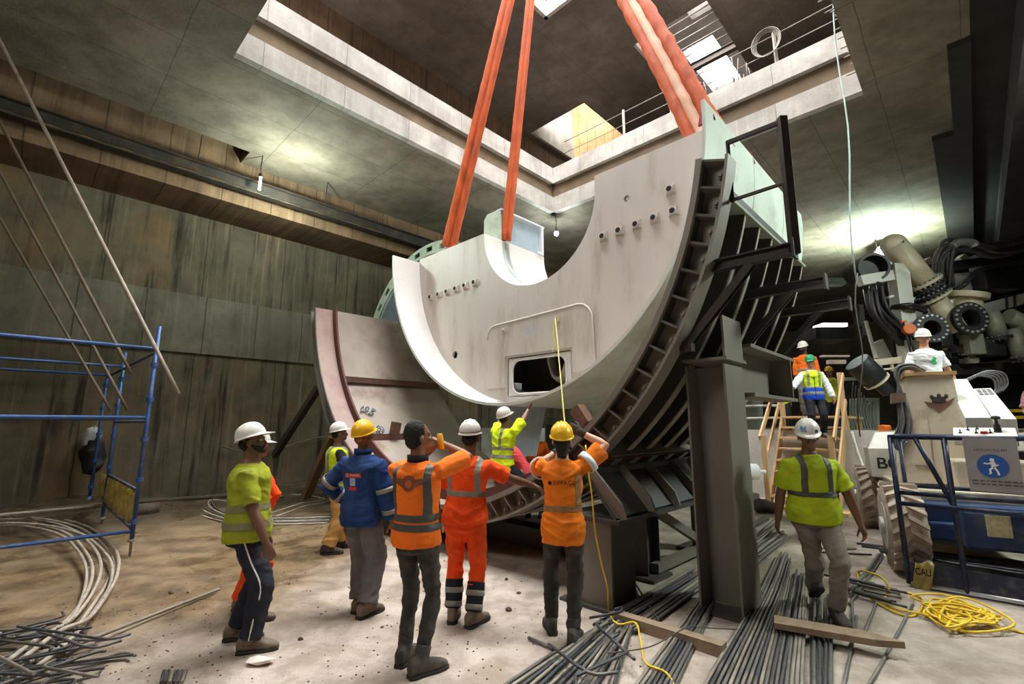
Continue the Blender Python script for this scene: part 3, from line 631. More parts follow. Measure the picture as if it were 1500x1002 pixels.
def ell(mb, c, rad, M3, n=14, rg=10):
    b = len(mb.v); c = Vector(c)
    for j in range(rg + 1):
        ph = -PI / 2 + PI * j / rg
        for i in range(n):
            th = 2 * PI * i / n; mb.v.append(c + M3 @ Vector((rad[0] * math.cos(ph) * math.cos(th), rad[1] * math.cos(ph) * math.sin(th), rad[2] * math.sin(ph))))
    for j in range(rg):
        for i in range(n): mb.f.append([b + j * n + i, b + j * n + (i + 1) % n, b + (j + 1) * n + (i + 1) % n, b + (j + 1) * n + i]); mb.m.append(0); mb.sm.append(True)
def ik(a, t, l1, l2, pole):
    d = t - a; L = d.length; mx = (l1 + l2) * .997
    if L > mx: d = d * (mx / L); L = mx
    if L < abs(l1 - l2) + .02: d = d.normalized() * (abs(l1 - l2) + .02); L = d.length
    u = d.normalized(); x = (l1 * l1 - l2 * l2 + L * L) / (2 * L); h = math.sqrt(max(l1 * l1 - x * x, 0))
    pv = Vector(pole) - u * Vector(pole).dot(u); pv = pv.normalized() if pv.length > 1e-5 else u.orthogonal()
    return a + u * x + pv * h, a + d
TORSO = [(-.115, .155, .115), (-.05, .172, .125), (.03, .172, .124), (.12, .152, .112), (.20, .144, .106), (.28, .152, .112), (.36, .166, .120), (.42, .176, .122), (.465, .168, .112), (.50, .135, .098), (.53, .098, .085), (.555, .07, .072), (.575, .062, .066)]
SKINS = {}
def skin(rgb): return pm('skin_%d_%d_%d' % rgb, rgb, .55, 0, .06, 12, None, bump=.1, bs=60, bd=.003)
def cloth(name, rgb, dirt=None, da=.35, rough=.85, var=.1, ds=3.5): return pm(name, rgb, rough, 0, var, 5, dirt, ds, da, .5, 8, .03, spec=.2)
REFL = pm('silver_reflective_tape', (138, 136, 126), .45, .0, .08, 8, (96, 92, 82), 6, .4, .1, 60, .003)
REFLD = pm('dark_reflective_tape', (74, 72, 66), .55, .0, .12, 8, (50, 48, 44), 6, .4, .1, 60, .003)
BOOTM = pm('dusty_tan_boot', (124, 108, 92), .85, 0, .15, 12, (78, 66, 56), 8, .5, .3, 50, .005)
BOOTD = pm('dusty_black_boot', (64, 58, 52), .8, 0, .15, 12, (110, 98, 86), 8, .45, .3, 50, .005)
SOLE = pm('dark_sole', (48, 42, 38), .9, 0, .1)
HELW = pm('white_helmet_shell', (226, 222, 212), .35, 0, .03, 6, (176, 166, 150), 7, .35, 0)
HELY = pm('yellow_helmet_shell', (240, 184, 22), .35, 0, .04, 6, (200, 140, 20), 7, .4, 0)
HELG = pm('green_helmet_shell', (20, 134, 84), .35, 0, .04, 6, None, bump=0)
HAIR = pm('black_hair', (24, 20, 18), .8, 0, .3, 40, None, bump=.6, bs=160, bd=.004)
EYEW = pm('eye_white', (214, 206, 196), .3, 0, 0, bump=0); EYED = pm('eye_dark', (24, 18, 14), .3, 0, 0, bump=0); LIP = pm('lips', (136, 84, 74), .5, 0, .05, bump=0)
ALLP = []
class Person:
    def __init__(s, label, pos, az, H=1.75, skin_=(120, 84, 62), lean=0, side=0, twist=0, hips=0, hand=None, elbow=None, feet=None, head=(0, 0), knee=None, footyaw=(0, 0), footpitch=(0, 0), curl=(.5, .5), palm=None, vs=.009, sit=None, group=None, pelvis_yaw=0, bulk=1.0, pel=.35, name='person'):
        s.k = H / 1.75; s.label = label; s.vs = vs; s.bulk = bulk; s.group = group; k = s.k
        s.root = thing(name, label, 'person', pos, group); s.pos = Vector(pos); a = R(az)
        s.M = Matrix.Translation(s.pos) @ Matrix.Rotation(-a, 4, 'Z'); s.Mi = s.M.inverted(); s.seed = len(ALLP) * 7.3; ALLP.append(s)
        hz = .93 * k - hips; s.skin = skin(skin_)
        # spine
        s.P = Vector((0, 0, hz)); fr = []; c = Vector(s.P); prevz = 0; n = 30
        for i in range(n + 1):
            z = .6 * k * i / n; u = min(1, i / (n * .75)); th = R(lean) * (pel + (1 - pel) * u); sd = R(side) * (pel + (1 - pel) * u); tw = R(twist) * u + R(pelvis_yaw) * (1 - u)
            Rm = Matrix.Rotation(tw, 3, 'Z') @ Matrix.Rotation(-th, 3, 'X') @ Matrix.Rotation(sd, 3, 'Y')
            up = Rm @ UP
            if i: c = c + up * (.6 * k / n)
            fr.append((z, Vector(c), Rm))
        s.fr = fr; s.chestR = fr[-1][2]
        s.neck = s.tor(.575 * k)[0]
        # head frame
        hy, hp = R(head[0]), R(head[1]); yaw_only = Matrix.Rotation(R(twist), 3, 'Z')
        s.HR = yaw_only @ Matrix.Rotation(-hy, 3, 'Z') @ Matrix.Rotation(hp, 3, 'X')
        s.HC = s.neck + s.chestR @ Vector((0, .012, .045)) * k + (s.HR @ Vector((0, .01, .0)))
        # arms
        s.sh = []; s.el = []; s.wr = []; s.hd = []
        for i, sx in enumerate((-1, 1)):
            c, Rm = s.tor(.452 * k); sh = c + Rm @ Vector((sx * .185 * k * (1 + .3 * (bulk - 1)), 0, 0))
            tgt = hand[i] if hand and hand[i] is not None else None
            if tgt is None: tgt = sh + Vector((sx * .05, .06, -.56 * k))
            else: tgt = Vector(tgt)
            raised = max(0, min(1, (tgt.z - sh.z) / (.4 * k))); sh = sh + UP * .045 * raised * k
            pole = Vector(elbow[i]) if elbow and elbow[i] is not None else Vector((sx * .4, -1, -.3))
            e, w_ = ik(sh, tgt, .295 * k, .265 * k, pole); s.sh.append(sh); s.el.append(e); s.wr.append(w_)
        s.curl = curl; s.palm = palm or (None, None)
        # legs
        s.hip = []; s.kn = []; s.an = []; s.ft = []; s.fyaw = footyaw; s.fp = footpitch
        for i, sx in enumerate((-1, 1)):
            h = s.P + Matrix.Rotation(R(pelvis_yaw), 3, 'Z') @ Vector((sx * .09 * k, 0, -.02 * k)); f = Vector(feet[i]) if feet else Vector((sx * .12, 0, 0))
            if len(f) == 2: f = Vector((f[0], f[1], 0))
            an = f + UP * .085 * k
            pole = Vector(knee[i]) if knee and knee[i] is not None else Vector((sx * .12, 1, 0))
            kn, an = ik(h, an, .435 * k, .43 * k, pole); s.hip.append(h); s.kn.append(kn); s.an.append(an)
    def tor(s, z):
        fr = s.fr; st_ = fr[1][0]; i = max(0, min(len(fr) - 2, int(z / st_))); z0, c0, R0 = fr[i]
        return c0 + R0 @ UP * (z - z0), R0
    def torso(s, mb, d, z0, z1, grow=None, bulk=None):
        k = s.k; rings = []; bulk = bulk or s.bulk
        zs = sorted({z for z, _, _ in TORSO if z0 < z < z1} | {z0, z1})
        for z in zs:
            for (a, b) in zip(TORSO, TORSO[1:]):
                if a[0] <= z <= b[0]: u = (z - a[0]) / (b[0] - a[0]); rx = a[1] + (b[1] - a[1]) * u; ry = a[2] + (b[2] - a[2]) * u; break
            else: rx, ry = TORSO[0][1:] if z < 0 else TORSO[-1][1:]
            c, Rm = s.tor(z * k); g = d + (grow(z) if grow else 0); bl = bulk if z < .45 else 1 + (bulk - 1) * .5
            rings.append((c, Rm @ Vector((1, 0, 0)), Rm @ Vector((0, 1, 0)), (rx * bl) * k + g, (ry * bl) * k + g))
        loft(mb, rings)
    def out(s, me, name, mats, parent, wr=0.0, wrs=9.0, fn=None):
        """wrinkle, move to world, link"""
        if wr:
            me.update(); nor = [Vector(v.normal) for v in me.vertices]
            for v, nn in zip(me.vertices, nor):
                p = v.co; q = Vector((p.x * wrs * .4 + p.z * wrs * .5, p.y * wrs * .45, p.z * wrs * 1.25 - abs(p.x) * wrs * .6)) + Vector((s.seed, 0, 0))
                w_ = noise.noise(q * .6); rd = 1 - abs(noise.noise(q + Vector((9, 2, 1)))) * 3.2; r2 = 1 - abs(noise.noise(q * 1.9 + Vector((3, 7, 1)))) * 3
                v.co = p + nn * wr * (w_ * .8 + max(-.4, rd) * .75 + max(-.4, r2) * .3 - .3)
        if fn: fn(me)
        me.materials.clear()
        for m_ in (mats if isinstance(mats, (list, tuple)) else [mats]): me.materials.append(m_)
        pw = wloc(parent); me.transform(Matrix.Translation(-pw) @ s.M)
        for p in me.polygons: p.use_smooth = True
        me.name = name; o = D.objects.new(name, me); COL.objects.link(o); o.parent = parent; return o
    def raw(s, mb, name, mats, parent):
        me = mb.mesh(name, mats, Vector()); return s.out(me, name, mats, parent)
    def headpt(s, x, y, z): return s.HC + s.HR @ (Vector((x, y, z)) * s.k)
    def hand_geo(s, mb, i):
        k = s.k; sx = (-1, 1)[i]; w_, e = s.wr[i], s.el[i]; d = (w_ - e).normalized()
        pn = Vector(s.palm[i]) if s.palm[i] is not None else Vector((-sx, 0, .0))
        if isinstance(s.palm[i], (tuple, list)) and len(s.palm[i]) == 6: d = Vector(s.palm[i][3:]).normalized(); pn = Vector(s.palm[i][:3])
        pn = (pn - d * pn.dot(d)).normalized(); ac = d.cross(pn) * sx * -1       # ac points to the thumb side
        c = w_
        loft(mb, [(c, ac, pn, .027 * k, .021 * k), (c + d * .03 * k, ac, pn, .036 * k, .020 * k), (c + d * .065 * k, ac, pn, .043 * k, .017 * k), (c + d * .092 * k, ac, pn, .041 * k, .014 * k)], 12)
        cu = s.curl[i]
        for f, (off, L, r_) in enumerate(((.031, .072, .0088), (.0105, .082, .0092), (-.0105, .076, .0088), (-.031, .06, .008))):
            p = c + d * .085 * k + ac * off * k; dd = (d + ac * off * 1.6).normalized(); pts = [p]
            for j, fr_ in enumerate((.46, .32, .24)):
                an = cu * (.45, .7, .5)[j] * (1 + .12 * f) * 1.25; ax = dd.cross(pn).normalized(); dd = (Matrix.Rotation(an, 3, ax) @ dd).normalized(); p = p + dd * L * fr_ * k; pts.append(p)
            mb.tube(pts, [r_ * k * 1.05, r_ * k, r_ * k * .95, r_ * k * .75], 8)
        p = c + d * .028 * k + ac * .03 * k; dd = (d * .75 + ac * .75 + pn * .3 * (1 + cu)).normalized(); pts = [p]
        for L in (.036, .032, .026):
            p = p + dd * L * k; pts.append(p); dd = (dd + d * .28 - ac * .3 * cu + pn * .15 * cu).normalized()
        mb.tube(pts, [.0135 * k, .0115 * k, .0105 * k, .008 * k], 8)
    def body(s, hands=True, bare=1.0, thin=.0):
        k = s.k; mb = MB(); s.torso(mb, -.004, -.11, .575)
        c, Rm = s.tor(.55 * k); mb.tube([c - Rm @ UP * .02, s.neck, s.headpt(0, -.012, .03), s.headpt(0, -.008, .09)], [.068 * k, .06 * k, .057 * k, .06 * k], 14)
        hp = s.headpt; M3 = s.HR
        ell(mb, hp(0, -.012, .135), (.076 * k, .097 * k, .102 * k), M3); ell(mb, hp(0, .024, .075), (.062 * k, .068 * k, .082 * k), M3); ell(mb, hp(0, .05, .03), (.045 * k, .045 * k, .036 * k), M3)
        ell(mb, hp(0, .078, .018), (.022 * k, .02 * k, .018 * k), M3)                                                      # chin
        mb.tube([hp(0, .083, .118), hp(0, .098, .09), hp(0, .112, .067)], [.010 * k, .013 * k, .016 * k], 8); ell(mb, hp(0, .1, .064), (.021 * k, .013 * k, .011 * k), M3)
        mb.tube([hp(-.05, .07, .124), hp(-.025, .085, .13), hp(0, .083, .126), hp(.025, .085, .13), hp(.05, .07, .124)], .0115 * k, 8)
        ell(mb, hp(0, .088, .036), (.025 * k, .012 * k, .008 * k), M3); ell(mb, hp(0, .085, .046), (.024 * k, .012 * k, .006 * k), M3)
        for sx in (-1, 1):
            ell(mb, hp(sx * .046, .066, .082), (.02 * k, .02 * k, .018 * k), M3)
            ell(mb, hp(sx * .079, -.006, .088), (.011 * k, .02 * k, .031 * k), M3); ell(mb, hp(sx * .03, .078, .107), (.0145 * k, .0125 * k, .0105 * k), M3)
        for i in (0, 1):
            a, e, w_ = s.sh[i], s.el[i], s.wr[i]
            mb.tube([a, a.lerp(e, .35), a.lerp(e, .8), e, e.lerp(w_, .25), e.lerp(w_, .7), w_, w_ + (w_ - e).normalized() * .012], [v * k * (1 + .35 * (s.bulk - 1)) for v in (.054, .052, .043, .041, .043, .033, .027, .025)], 12)
            s.hand_geo(mb, i)
            h, kn, an = s.hip[i], s.kn[i], s.an[i]
            mb.tube([h + UP * .03, h.lerp(kn, .3), h.lerp(kn, .85), kn, kn.lerp(an, .3), kn.lerp(an, .8), an], [v * k for v in (.085, .078, .055, .053, .054, .04, .038)], 12)
            mb.tube([an, an + Vector((0, .02, -.045)) * k], .036 * k, 8)
        me = vox(mb, s.vs * .8, 2); hz = s
        ep = [hp(sx * .031, .0885, .1085) for sx in (-1, 1)]; lp = hp(0, .097, .041); Hi = M3.inverted()
        def paint(me):
            me.materials.clear()
            for p in me.polygons:
                c = p.center; p.material_index = 0
                if (c - lp).length < .05 * k:
                    q = Hi @ (c - lp) / k
                    if abs(q.x) < .021 and abs(q.z) < .0065 and q.y > -.012: p.material_index = 3
                for e in ep:
                    if (c - e).length < .02 * k:
                        q = Hi @ (c - e) / k
                        if abs(q.x) < .0135 and abs(q.z) < .0062 and q.y > -.01: p.material_index = 2 if abs(q.x) < .006 else 1
        idx = {}
        def fn(me): paint(me); idx['m'] = [p.material_index for p in me.polygons]
        o = s.out(me, 'body', [s.skin, EYEW, EYED, LIP], s.root, 0, fn=fn); o.data.polygons.foreach_set('material_index', idx['m']); return o
    def hair(s, mode='nape', mat=None):
        mb = MB(); hp = s.headpt; k = s.k; mat = mat or HAIR
        if mode == 'short':
            ell(mb, hp(0, -.022, .142), (.081 * k, .098 * k, .104 * k), s.HR); ell(mb, hp(0, -.04, .09), (.074 * k, .072 * k, .075 * k), s.HR)
        elif mode == 'nape': ell(mb, hp(0, -.045, .095), (.072 * k, .07 * k, .072 * k), s.HR); ell(mb, hp(0, -.01, .12), (.08 * k, .07 * k, .05 * k), s.HR)
        elif mode == 'long': ell(mb, hp(0, -.045, .09), (.08 * k, .075 * k, .08 * k), s.HR); mb.tube([hp(0, -.06, .08), hp(0, -.065, .0), s.neck + s.chestR @ Vector((0, -.06, -.01))], [.06 * k, .055 * k, .04 * k], 12)
        return s.out(vox(mb, s.vs, 1), 'hair', mat, s.root, .004, 60)
    def beard(s):
        mb = MB(); hp = s.headpt; k = s.k
        mb.tube([hp(-.07, .01, .07), hp(-.053, .045, .04), hp(-.03, .07, .022), hp(0, .08, .016), hp(.03, .07, .022), hp(.053, .045, .04), hp(.07, .01, .07)], [.010 * k, .019 * k, .023 * k, .023 * k, .023 * k, .019 * k, .010 * k], 10); mb.tube([hp(-.06, .03, .06), hp(-.045, .064, .045), hp(-.03, .078, .036)], [.012 * k, .016 * k, .014 * k], 8); mb.tube([hp(.06, .03, .06), hp(.045, .064, .045), hp(.03, .078, .036)], [.012 * k, .016 * k, .014 * k], 8)
        mb.tube([hp(-.028, .092, .05), hp(0, .1, .055), hp(.028, .092, .05)], .007 * k, 8)
        return s.out(vox(mb, s.vs * .8, 1), 'beard', HAIR, s.root, .003, 70)
    def top(s, name, mat, hem=-.11, sleeve=.75, d=.02, neck=.548, hemflare=.012, wr=.009, sleeved=.022, vs=None, forearm=False, bulk=None, belly=0):
        """shirt / jacket with sleeves; sleeve is the share of the upper arm covered (1-2 reaches the forearm)"""
        mb = MB(); k = s.k
        s.torso(mb, d, hem, neck, lambda z: (hemflare * (1 - max(0, min(1, (z - hem) / .25))) + belly * max(0, 1 - abs(z - .12) / .16)) - max(0, (z - .5)) * .2, bulk)
        for i in (0, 1):
            if sleeve <= 0: break
            a, e, w_ = s.sh[i], s.el[i], s.wr[i]; c, Rm = s.tor(.44 * k); ctr = c.lerp(a, .55)
            pts = [ctr, a + (e - a).normalized() * .0, a.lerp(e, min(1, sleeve) * .5), a.lerp(e, min(1, sleeve))]; rr = [.05 * k + d * .8, .052 * k + d * .8, .053 * k + sleeved * .85, .05 * k + sleeved * 1.15]
            if sleeve > 1:
                u = sleeve - 1; pts += [e.lerp(w_, u * .5), e.lerp(w_, u)]; rr[2:] = [.053 * k + sleeved * .85, .05 * k + sleeved, .044 * k + sleeved, .032 * k + sleeved]
            mb.tube(pts, rr, 14)
        me = vox(mb, vs or s.vs * 1.15, 2); o = s.out(me, name, mat, s.root, wr); s.shirt = o; return o
    def vest(s, name, mat, hem=-.07, d=.034, neck=.53, wr=.007, mats=None, split=None):
        mb = MB(); s.torso(mb, d, hem, neck, lambda z: -max(0, (z - .48)) * .25)
        c, Rm = s.tor(.47 * s.k)
        for sx in (-1, 1): ell(mb, c + Rm @ Vector((sx * .125 * s.k, 0, .01)), (.055 * s.k, .085 * s.k, .04 * s.k), Rm)
        o = s.out(vox(mb, s.vs * 1.15, 2), name, mat, s.root, wr); s.shirt = o; return o
    def bands(s, cuts, mat=REFL, src=None, off=.004, name='reflective_band'):
        """strips cut from the garment's own surface: (x0, x1, y0, y1, z0, z1) in the torso's own axes, None = open"""
        src = src or s.shirt; pw = wloc(s.root); k = s.k; res = []
        T = (s.M.to_3x3() @ s.tor(.3 * k)[1]); og = s.M @ s.tor(0.0)[0] - pw
        for cut in cuts:
            bm = bmesh.new(); bm.from_mesh(src.data); bm.normal_update()
            for ax in range(3):
                for sg in (0, 1):
                    v = cut[ax * 2 + sg]
                    if v is None: continue
                    if ax == 2: c_, R_ = s.tor(v * k); co = s.M @ c_ - pw; no = s.M.to_3x3() @ R_ @ UP
                    else: no = T.col[ax].copy(); co = og + no * v * k
                    geom = bm.verts[:] + bm.edges[:] + bm.faces[:]
                    bmesh.ops.bisect_plane(bm, geom=geom, plane_co=co, plane_no=no, clear_outer=(sg == 1), clear_inner=(sg == 0))
            if not bm.faces: bm.free(); continue
            bm.normal_update(); ns = [(v, v.normal.copy()) for v in bm.verts]
            for v, n_ in ns: v.co += n_ * off
            bmesh.ops.solidify(bm, geom=bm.faces[:], thickness=.003)
            me = D.meshes.new(name); bm.to_mesh(me); bm.free(); me.materials.clear(); me.materials.append(mat)
            for p in me.polygons: p.use_smooth = True
            o = D.objects.new(name, me); COL.objects.link(o); o.parent = src; res.append(o)
        return res
    def limb_band(s, part, i, u, mat=REFL, width=.045, r=.06, src=None, name='reflective_band'):
        a, b = {'arm': (s.sh[i], s.el[i]), 'fore': (s.el[i], s.wr[i]), 'shin': (s.kn[i], s.an[i]), 'thigh': (s.hip[i], s.kn[i])}[part]
        c = a.lerp(b, u); d = (b - a).normalized(); mb = MB(); mb.ring(c - d * width / 2, d, r - .004, r, width, 20)
        return s.raw(mb, name, mat, src or s.shirt)
    def trousers(s, mat, d=.014, bag=.012, wr=.009, hem=.93, vs=None, waist=.05, slim=1.0, name='trousers'):
        mb = MB(); k = s.k; s.torso(mb, d - .004, -.115, waist)
        for i in (0, 1):
            h, kn, an = s.hip[i], s.kn[i], s.an[i]
            c = s.P + Vector((0, 0, -.06 * k)); b = bag
            mb.tube([h + UP * .05 * k + (Vector((0, 0, 0))), h.lerp(kn, .15), h.lerp(kn, .45), h.lerp(kn, .9), kn, kn.lerp(an, .25), kn.lerp(an, .65), kn.lerp(an, hem)],
                    [v * k * slim + d + bb for v, bb in ((.088, 0), (.09, 0), (.076, b * .5), (.056, b), (.054, b), (.056, b), (.044, b * 1.2), (.043, b * 1.3))], 16)
        ell(mb, s.P + Vector((0, -.02, -.075)) * k, (.12 * k, .105 * k, .07 * k), Matrix.Identity(3))
        o = s.out(vox(mb, vs or s.vs * 1.15, 2), name, mat, s.root, wr, 8); s.trs = o; return o
    def boots(s, mat=BOOTM, sole=SOLE, high=.1, lace=None):
        k = s.k
        for i in (0, 1):
            an = s.an[i]; yw = R(s.fyaw[i]); ptc = R(s.fp[i]); F = Matrix.Rotation(-yw, 3, 'Z') @ Matrix.Rotation(-ptc, 3, 'X'); L = .285 * k; k = k * 1.07; kb = s.k
            P_ = lambda x, y, z: an + F @ (Vector((x, y, z)) * k - Vector((0, 0, .085 * kb)))
            ux, uz = F @ Vector((1, 0, 0)), F @ UP
            mb = MB(); rings = []
            for (y, w_, h0, h1) in ((-.088, .022, .03, .075), (-.075, .036, .014, .115), (-.03, .041, .012, .14), (.03, .041, .012, .125), (.07, .044, .012, .098), (.12, .050, .012, .078), (.16, .048, .012, .066), (.19, .036, .014, .054), (.203, .018, .02, .04)):
                rings.append((P_(0, y, (h0 + h1) / 2), ux, uz, w_ * k, (h1 - h0) / 2 * k))
            loft(mb, rings, 16, 2.6)
            sh_d = (s.kn[i] - an).normalized(); mb.tube([P_(0, -.025, .06), an + sh_d * .01, an + sh_d * high * k], [.045 * k, .05 * k, .054 * k], 14)
            b = s.out(vox(mb, s.vs * .8, 1), 'boot', mat, s.root, .002, 30)
            sb = MB(); pl = [(-.03, -.085), (.03, -.085), (.044, -.05), (.042, .03), (.053, .11), (.048, .17), (.03, .205), (-.03, .205), (-.048, .17), (-.053, .11), (-.042, .03), (-.044, -.05)]
            sb.prism([P_(x, y, .0) for x, y in pl], F @ UP * .024 * k); k = kb; s.raw(sb, 'sole', sole, b)
            k = kb
            if lace:
                lb = MB()
                for j in range(4): y = .03 + j * .022; z = .128 - j * .013; lb.tube([P_(-.03, y, z - .012), P_(0, y + .006, z + .004), P_(.03, y, z - .012)], .004 * k, 6)
                s.raw(lb, 'lace', lace, b)
    def helmet(s, mat, tilt=0, peak=.05, sticker=None, strap=None):
        k = s.k; mb = MB(); hp = lambda x, y, z: s.HC + s.HR @ (Matrix.Rotation(R(tilt), 3, 'X') @ Vector((x * k, y * k, (z - .125) * k)) + Vector((0, 0, .125 * k))); n = 40; rows = []
        for j in range(11):
            ph = PI / 2 * j / 10; rows.append((math.sin(ph), math.cos(ph), 0))
        rows = [(math.sin(PI / 2 * j / 10), .166 + .108 * math.cos(PI / 2 * j / 10), 0) for j in range(11)] + [(1.0, .156, 0), (1.03, .150, .35), (1.1, .144, 1), (1.1, .139, 1), (1.0, .144, .2), (.95, .156, 0)] + [(.95 * math.sin(PI / 2 * j / 6), .158 + .102 * math.cos(PI / 2 * j / 6), 0) for j in range(5, -1, -1)]
        b = len(mb.v)
        for (r_, z, pk) in rows:
            for i in range(n):
                a = 2 * PI * i / n; x, y = r_ * .103 * math.cos(a), r_ * .126 * math.sin(a) - .01
                fwd = max(0, math.sin(a)) ** 1.5; y += pk * peak * fwd; zz = z - pk * .012 * fwd + (.006 if z > .195 and (abs(x) < .012 or abs(abs(x) - .04) < .008) and r_ < .9 else 0)
                mb.v.append(hp(x, y, zz))
        for j in range(len(rows) - 1):
            for i in range(n): mb.f.append([b + j * n + i, b + j * n + (i + 1) % n, b + (j + 1) * n + (i + 1) % n, b + (j + 1) * n + i]); mb.m.append(0); mb.sm.append(True)
        o = s.raw(mb, 'helmet', mat, s.root)
        if sticker:
            for (ang, z0, z1, w_, mm) in sticker:
                st_ = MB(); m_ = 6
                for jj in range(3):
                    z = z0 + (z1 - z0) * jj / 2; rr = math.sqrt(max(0, 1 - ((z - .166) / .108) ** 2)) + .012
                    for ii in range(m_ + 1): a = R(ang) + w_ * (ii / m_ - .5); st_.v.append(hp(rr * .103 * math.cos(a), rr * .126 * math.sin(a) - .01, z))
                for jj in range(2):
                    for ii in range(m_): q = jj * (m_ + 1) + ii; st_.f.append([q, q + 1, q + m_ + 2, q + m_ + 1]); st_.m.append(0); st_.sm.append(True)
                s.raw(st_, 'sticker', mm, o)
        if strap:
            for rz, mm in strap:
                st_ = MB(); rr = math.sqrt(max(0, 1 - ((rz - .138) / .122) ** 2)) + .008; st_.tube([hp(rr * .103 * math.cos(a), rr * .126 * math.sin(a) - .01, rz) for a in [2 * PI * q / 40 for q in range(41)]], .004 * k, 6, False); s.raw(st_, 'helmet_band', mm, o)
        return o
    def gloves(s, which, mat):
        for i in which:
            mb = MB(); s.hand_geo(mb, i); d = (s.wr[i] - s.el[i]).normalized(); mb.tube([s.wr[i] - d * .05, s.wr[i] + d * .02], .036 * s.k, 12)
            me = mb.mesh('t', [], Vector()); o = D.objects.new('t', me)
            g = vox(mb, s.vs * .7, 0); g.update(); nn = [Vector(v.normal) for v in g.vertices]
            for v, n_ in zip(g.vertices, nn): v.co += n_ * .005
            s.out(g, 'glove', mat, s.root)
    def decal(s, loops_or_text, mat, u0, w, size, back=True, text=None, name='back_print', src=None, off=.004, tri=None, width=None):
        """print laid on the garment: flat shapes projected along the torso's front/back axis"""
        src = src or s.shirt; k = s.k; pw = wloc(s.root)
        if text is not None:
            cu = D.curves.new('t', 'FONT'); cu.body = text; cu.size = size; cu.align_x = 'CENTER'; co = D.objects.new('t', cu); COL.objects.link(co); bpy.context.view_layer.update()
            me = D.meshes.new_from_object(co.evaluated_get(bpy.context.evaluated_depsgraph_get())); D.objects.remove(co); D.curves.remove(cu)
            vs = [(v.co.x, v.co.y) for v in me.vertices]; fs = [list(p.vertices) for p in me.polygons]; D.meshes.remove(me)
            if width: sc_ = width / (max(v[0] for v in vs) - min(v[0] for v in vs)); vs = [(x * sc_, y) for x, y in vs]
        else: vs, fs = loops_or_text
        bm = bmesh.new(); bm.from_mesh(src.data); bvh = BVHTree.FromBMesh(bm); c, Rm = s.tor(w * k); R_ = s.M.to_3x3() @ Rm; sg = -1 if back else 1
        og = s.M @ c - pw; X = R_.col[0] * (1 if back else -1); Y = R_.col[1]; Z = R_.col[2]; out = []
        b2 = bmesh.new(); bv = [b2.verts.new((x, y, 0)) for x, y in vs]
        for f in fs:
            try: b2.faces.new([bv[i] for i in f])
            except ValueError: pass
        for _ in range(2):
            es = [e for e in b2.edges if e.calc_length() > .03]
            if es: bmesh.ops.triangulate(b2, faces=b2.faces[:]); es = [e for e in b2.edges if e.calc_length() > .03]; bmesh.ops.subdivide_edges(b2, edges=es, cuts=1)
        bmesh.ops.triangulate(b2, faces=b2.faces[:])
        for v in b2.verts:
            p = og + X * (v.co.x + u0) * k + Z * v.co.y * k; hit = bvh.ray_cast(p + Y * sg * .5, -Y * sg)
            v.co = (hit[0] + Y * sg * off) if hit[0] is not None else p + Y * sg * .15
        me = D.meshes.new(name); b2.to_mesh(me); b2.free(); bm.free(); me.materials.append(mat); o = D.objects.new(name, me); COL.objects.link(o); o.parent = src; return o
def poly(pts): return (pts, [list(range(len(pts)))])
def local(P, pos, az):
    """world point to a person's own axes (x right, y forward)"""
    d = Vector(P) - Vector(pos); a = R(az); return Vector((d.x * math.cos(a) - d.y * math.sin(a), d.x * math.sin(a) + d.y * math.cos(a), d.z))
LIME = cloth('dusty_lime_tee', (156, 164, 44), (104, 98, 60), .5); LIMEB = cloth('bright_lime', (206, 232, 30), (150, 160, 40), .25)
ORG = cloth('orange_vest_cloth', (244, 116, 34), (190, 84, 34), .25); ORGR = cloth('red_orange_workwear', (246, 84, 28), (150, 54, 28), .4); ORGY = cloth('orange_tee_cloth', (236, 124, 30), (160, 78, 30), .4)
NAVY = cloth('navy_tracksuit', (40, 42, 52), (86, 80, 74), .3); BLUEJ = cloth('faded_blue_jacket', (34, 62, 112), (84, 104, 136), .4); TAN = cloth('tan_trousers', (190, 148, 88), (140, 108, 70), .4)
GREYJ = cloth('grey_jeans', (104, 102, 102), (140, 132, 124), .5); DARKJ = cloth('worn_black_jeans', (62, 58, 54), (112, 104, 96), .5); WALKJ = cloth('muddy_grey_jeans', (126, 118, 108), (86, 72, 58), .55)
WHITEC = cloth('white_cotton', (222, 222, 222), (180, 180, 180), .15); DARKC = cloth('dark_cloth', (40, 40, 46)); INK = pm('black_print', (40, 32, 30), .8, 0, 0); REDP = pm('red_print', (190, 52, 48), .8, 0, 0); WHP = pm('white_print', (220, 216, 210), .8, 0, 0)
ROYAL = cloth('royal_blue_panel', (28, 70, 180)); GLOVE = cloth('dark_work_glove', (58, 52, 48), (100, 92, 84), .4); GREENR = cloth('green_print', (70, 170, 110))
def mid(a, b): return (Vector(a) + Vector(b)) / 2
def fl(pos, az, *pix):
    return [local(gnd(*p), pos, az) for p in pix]

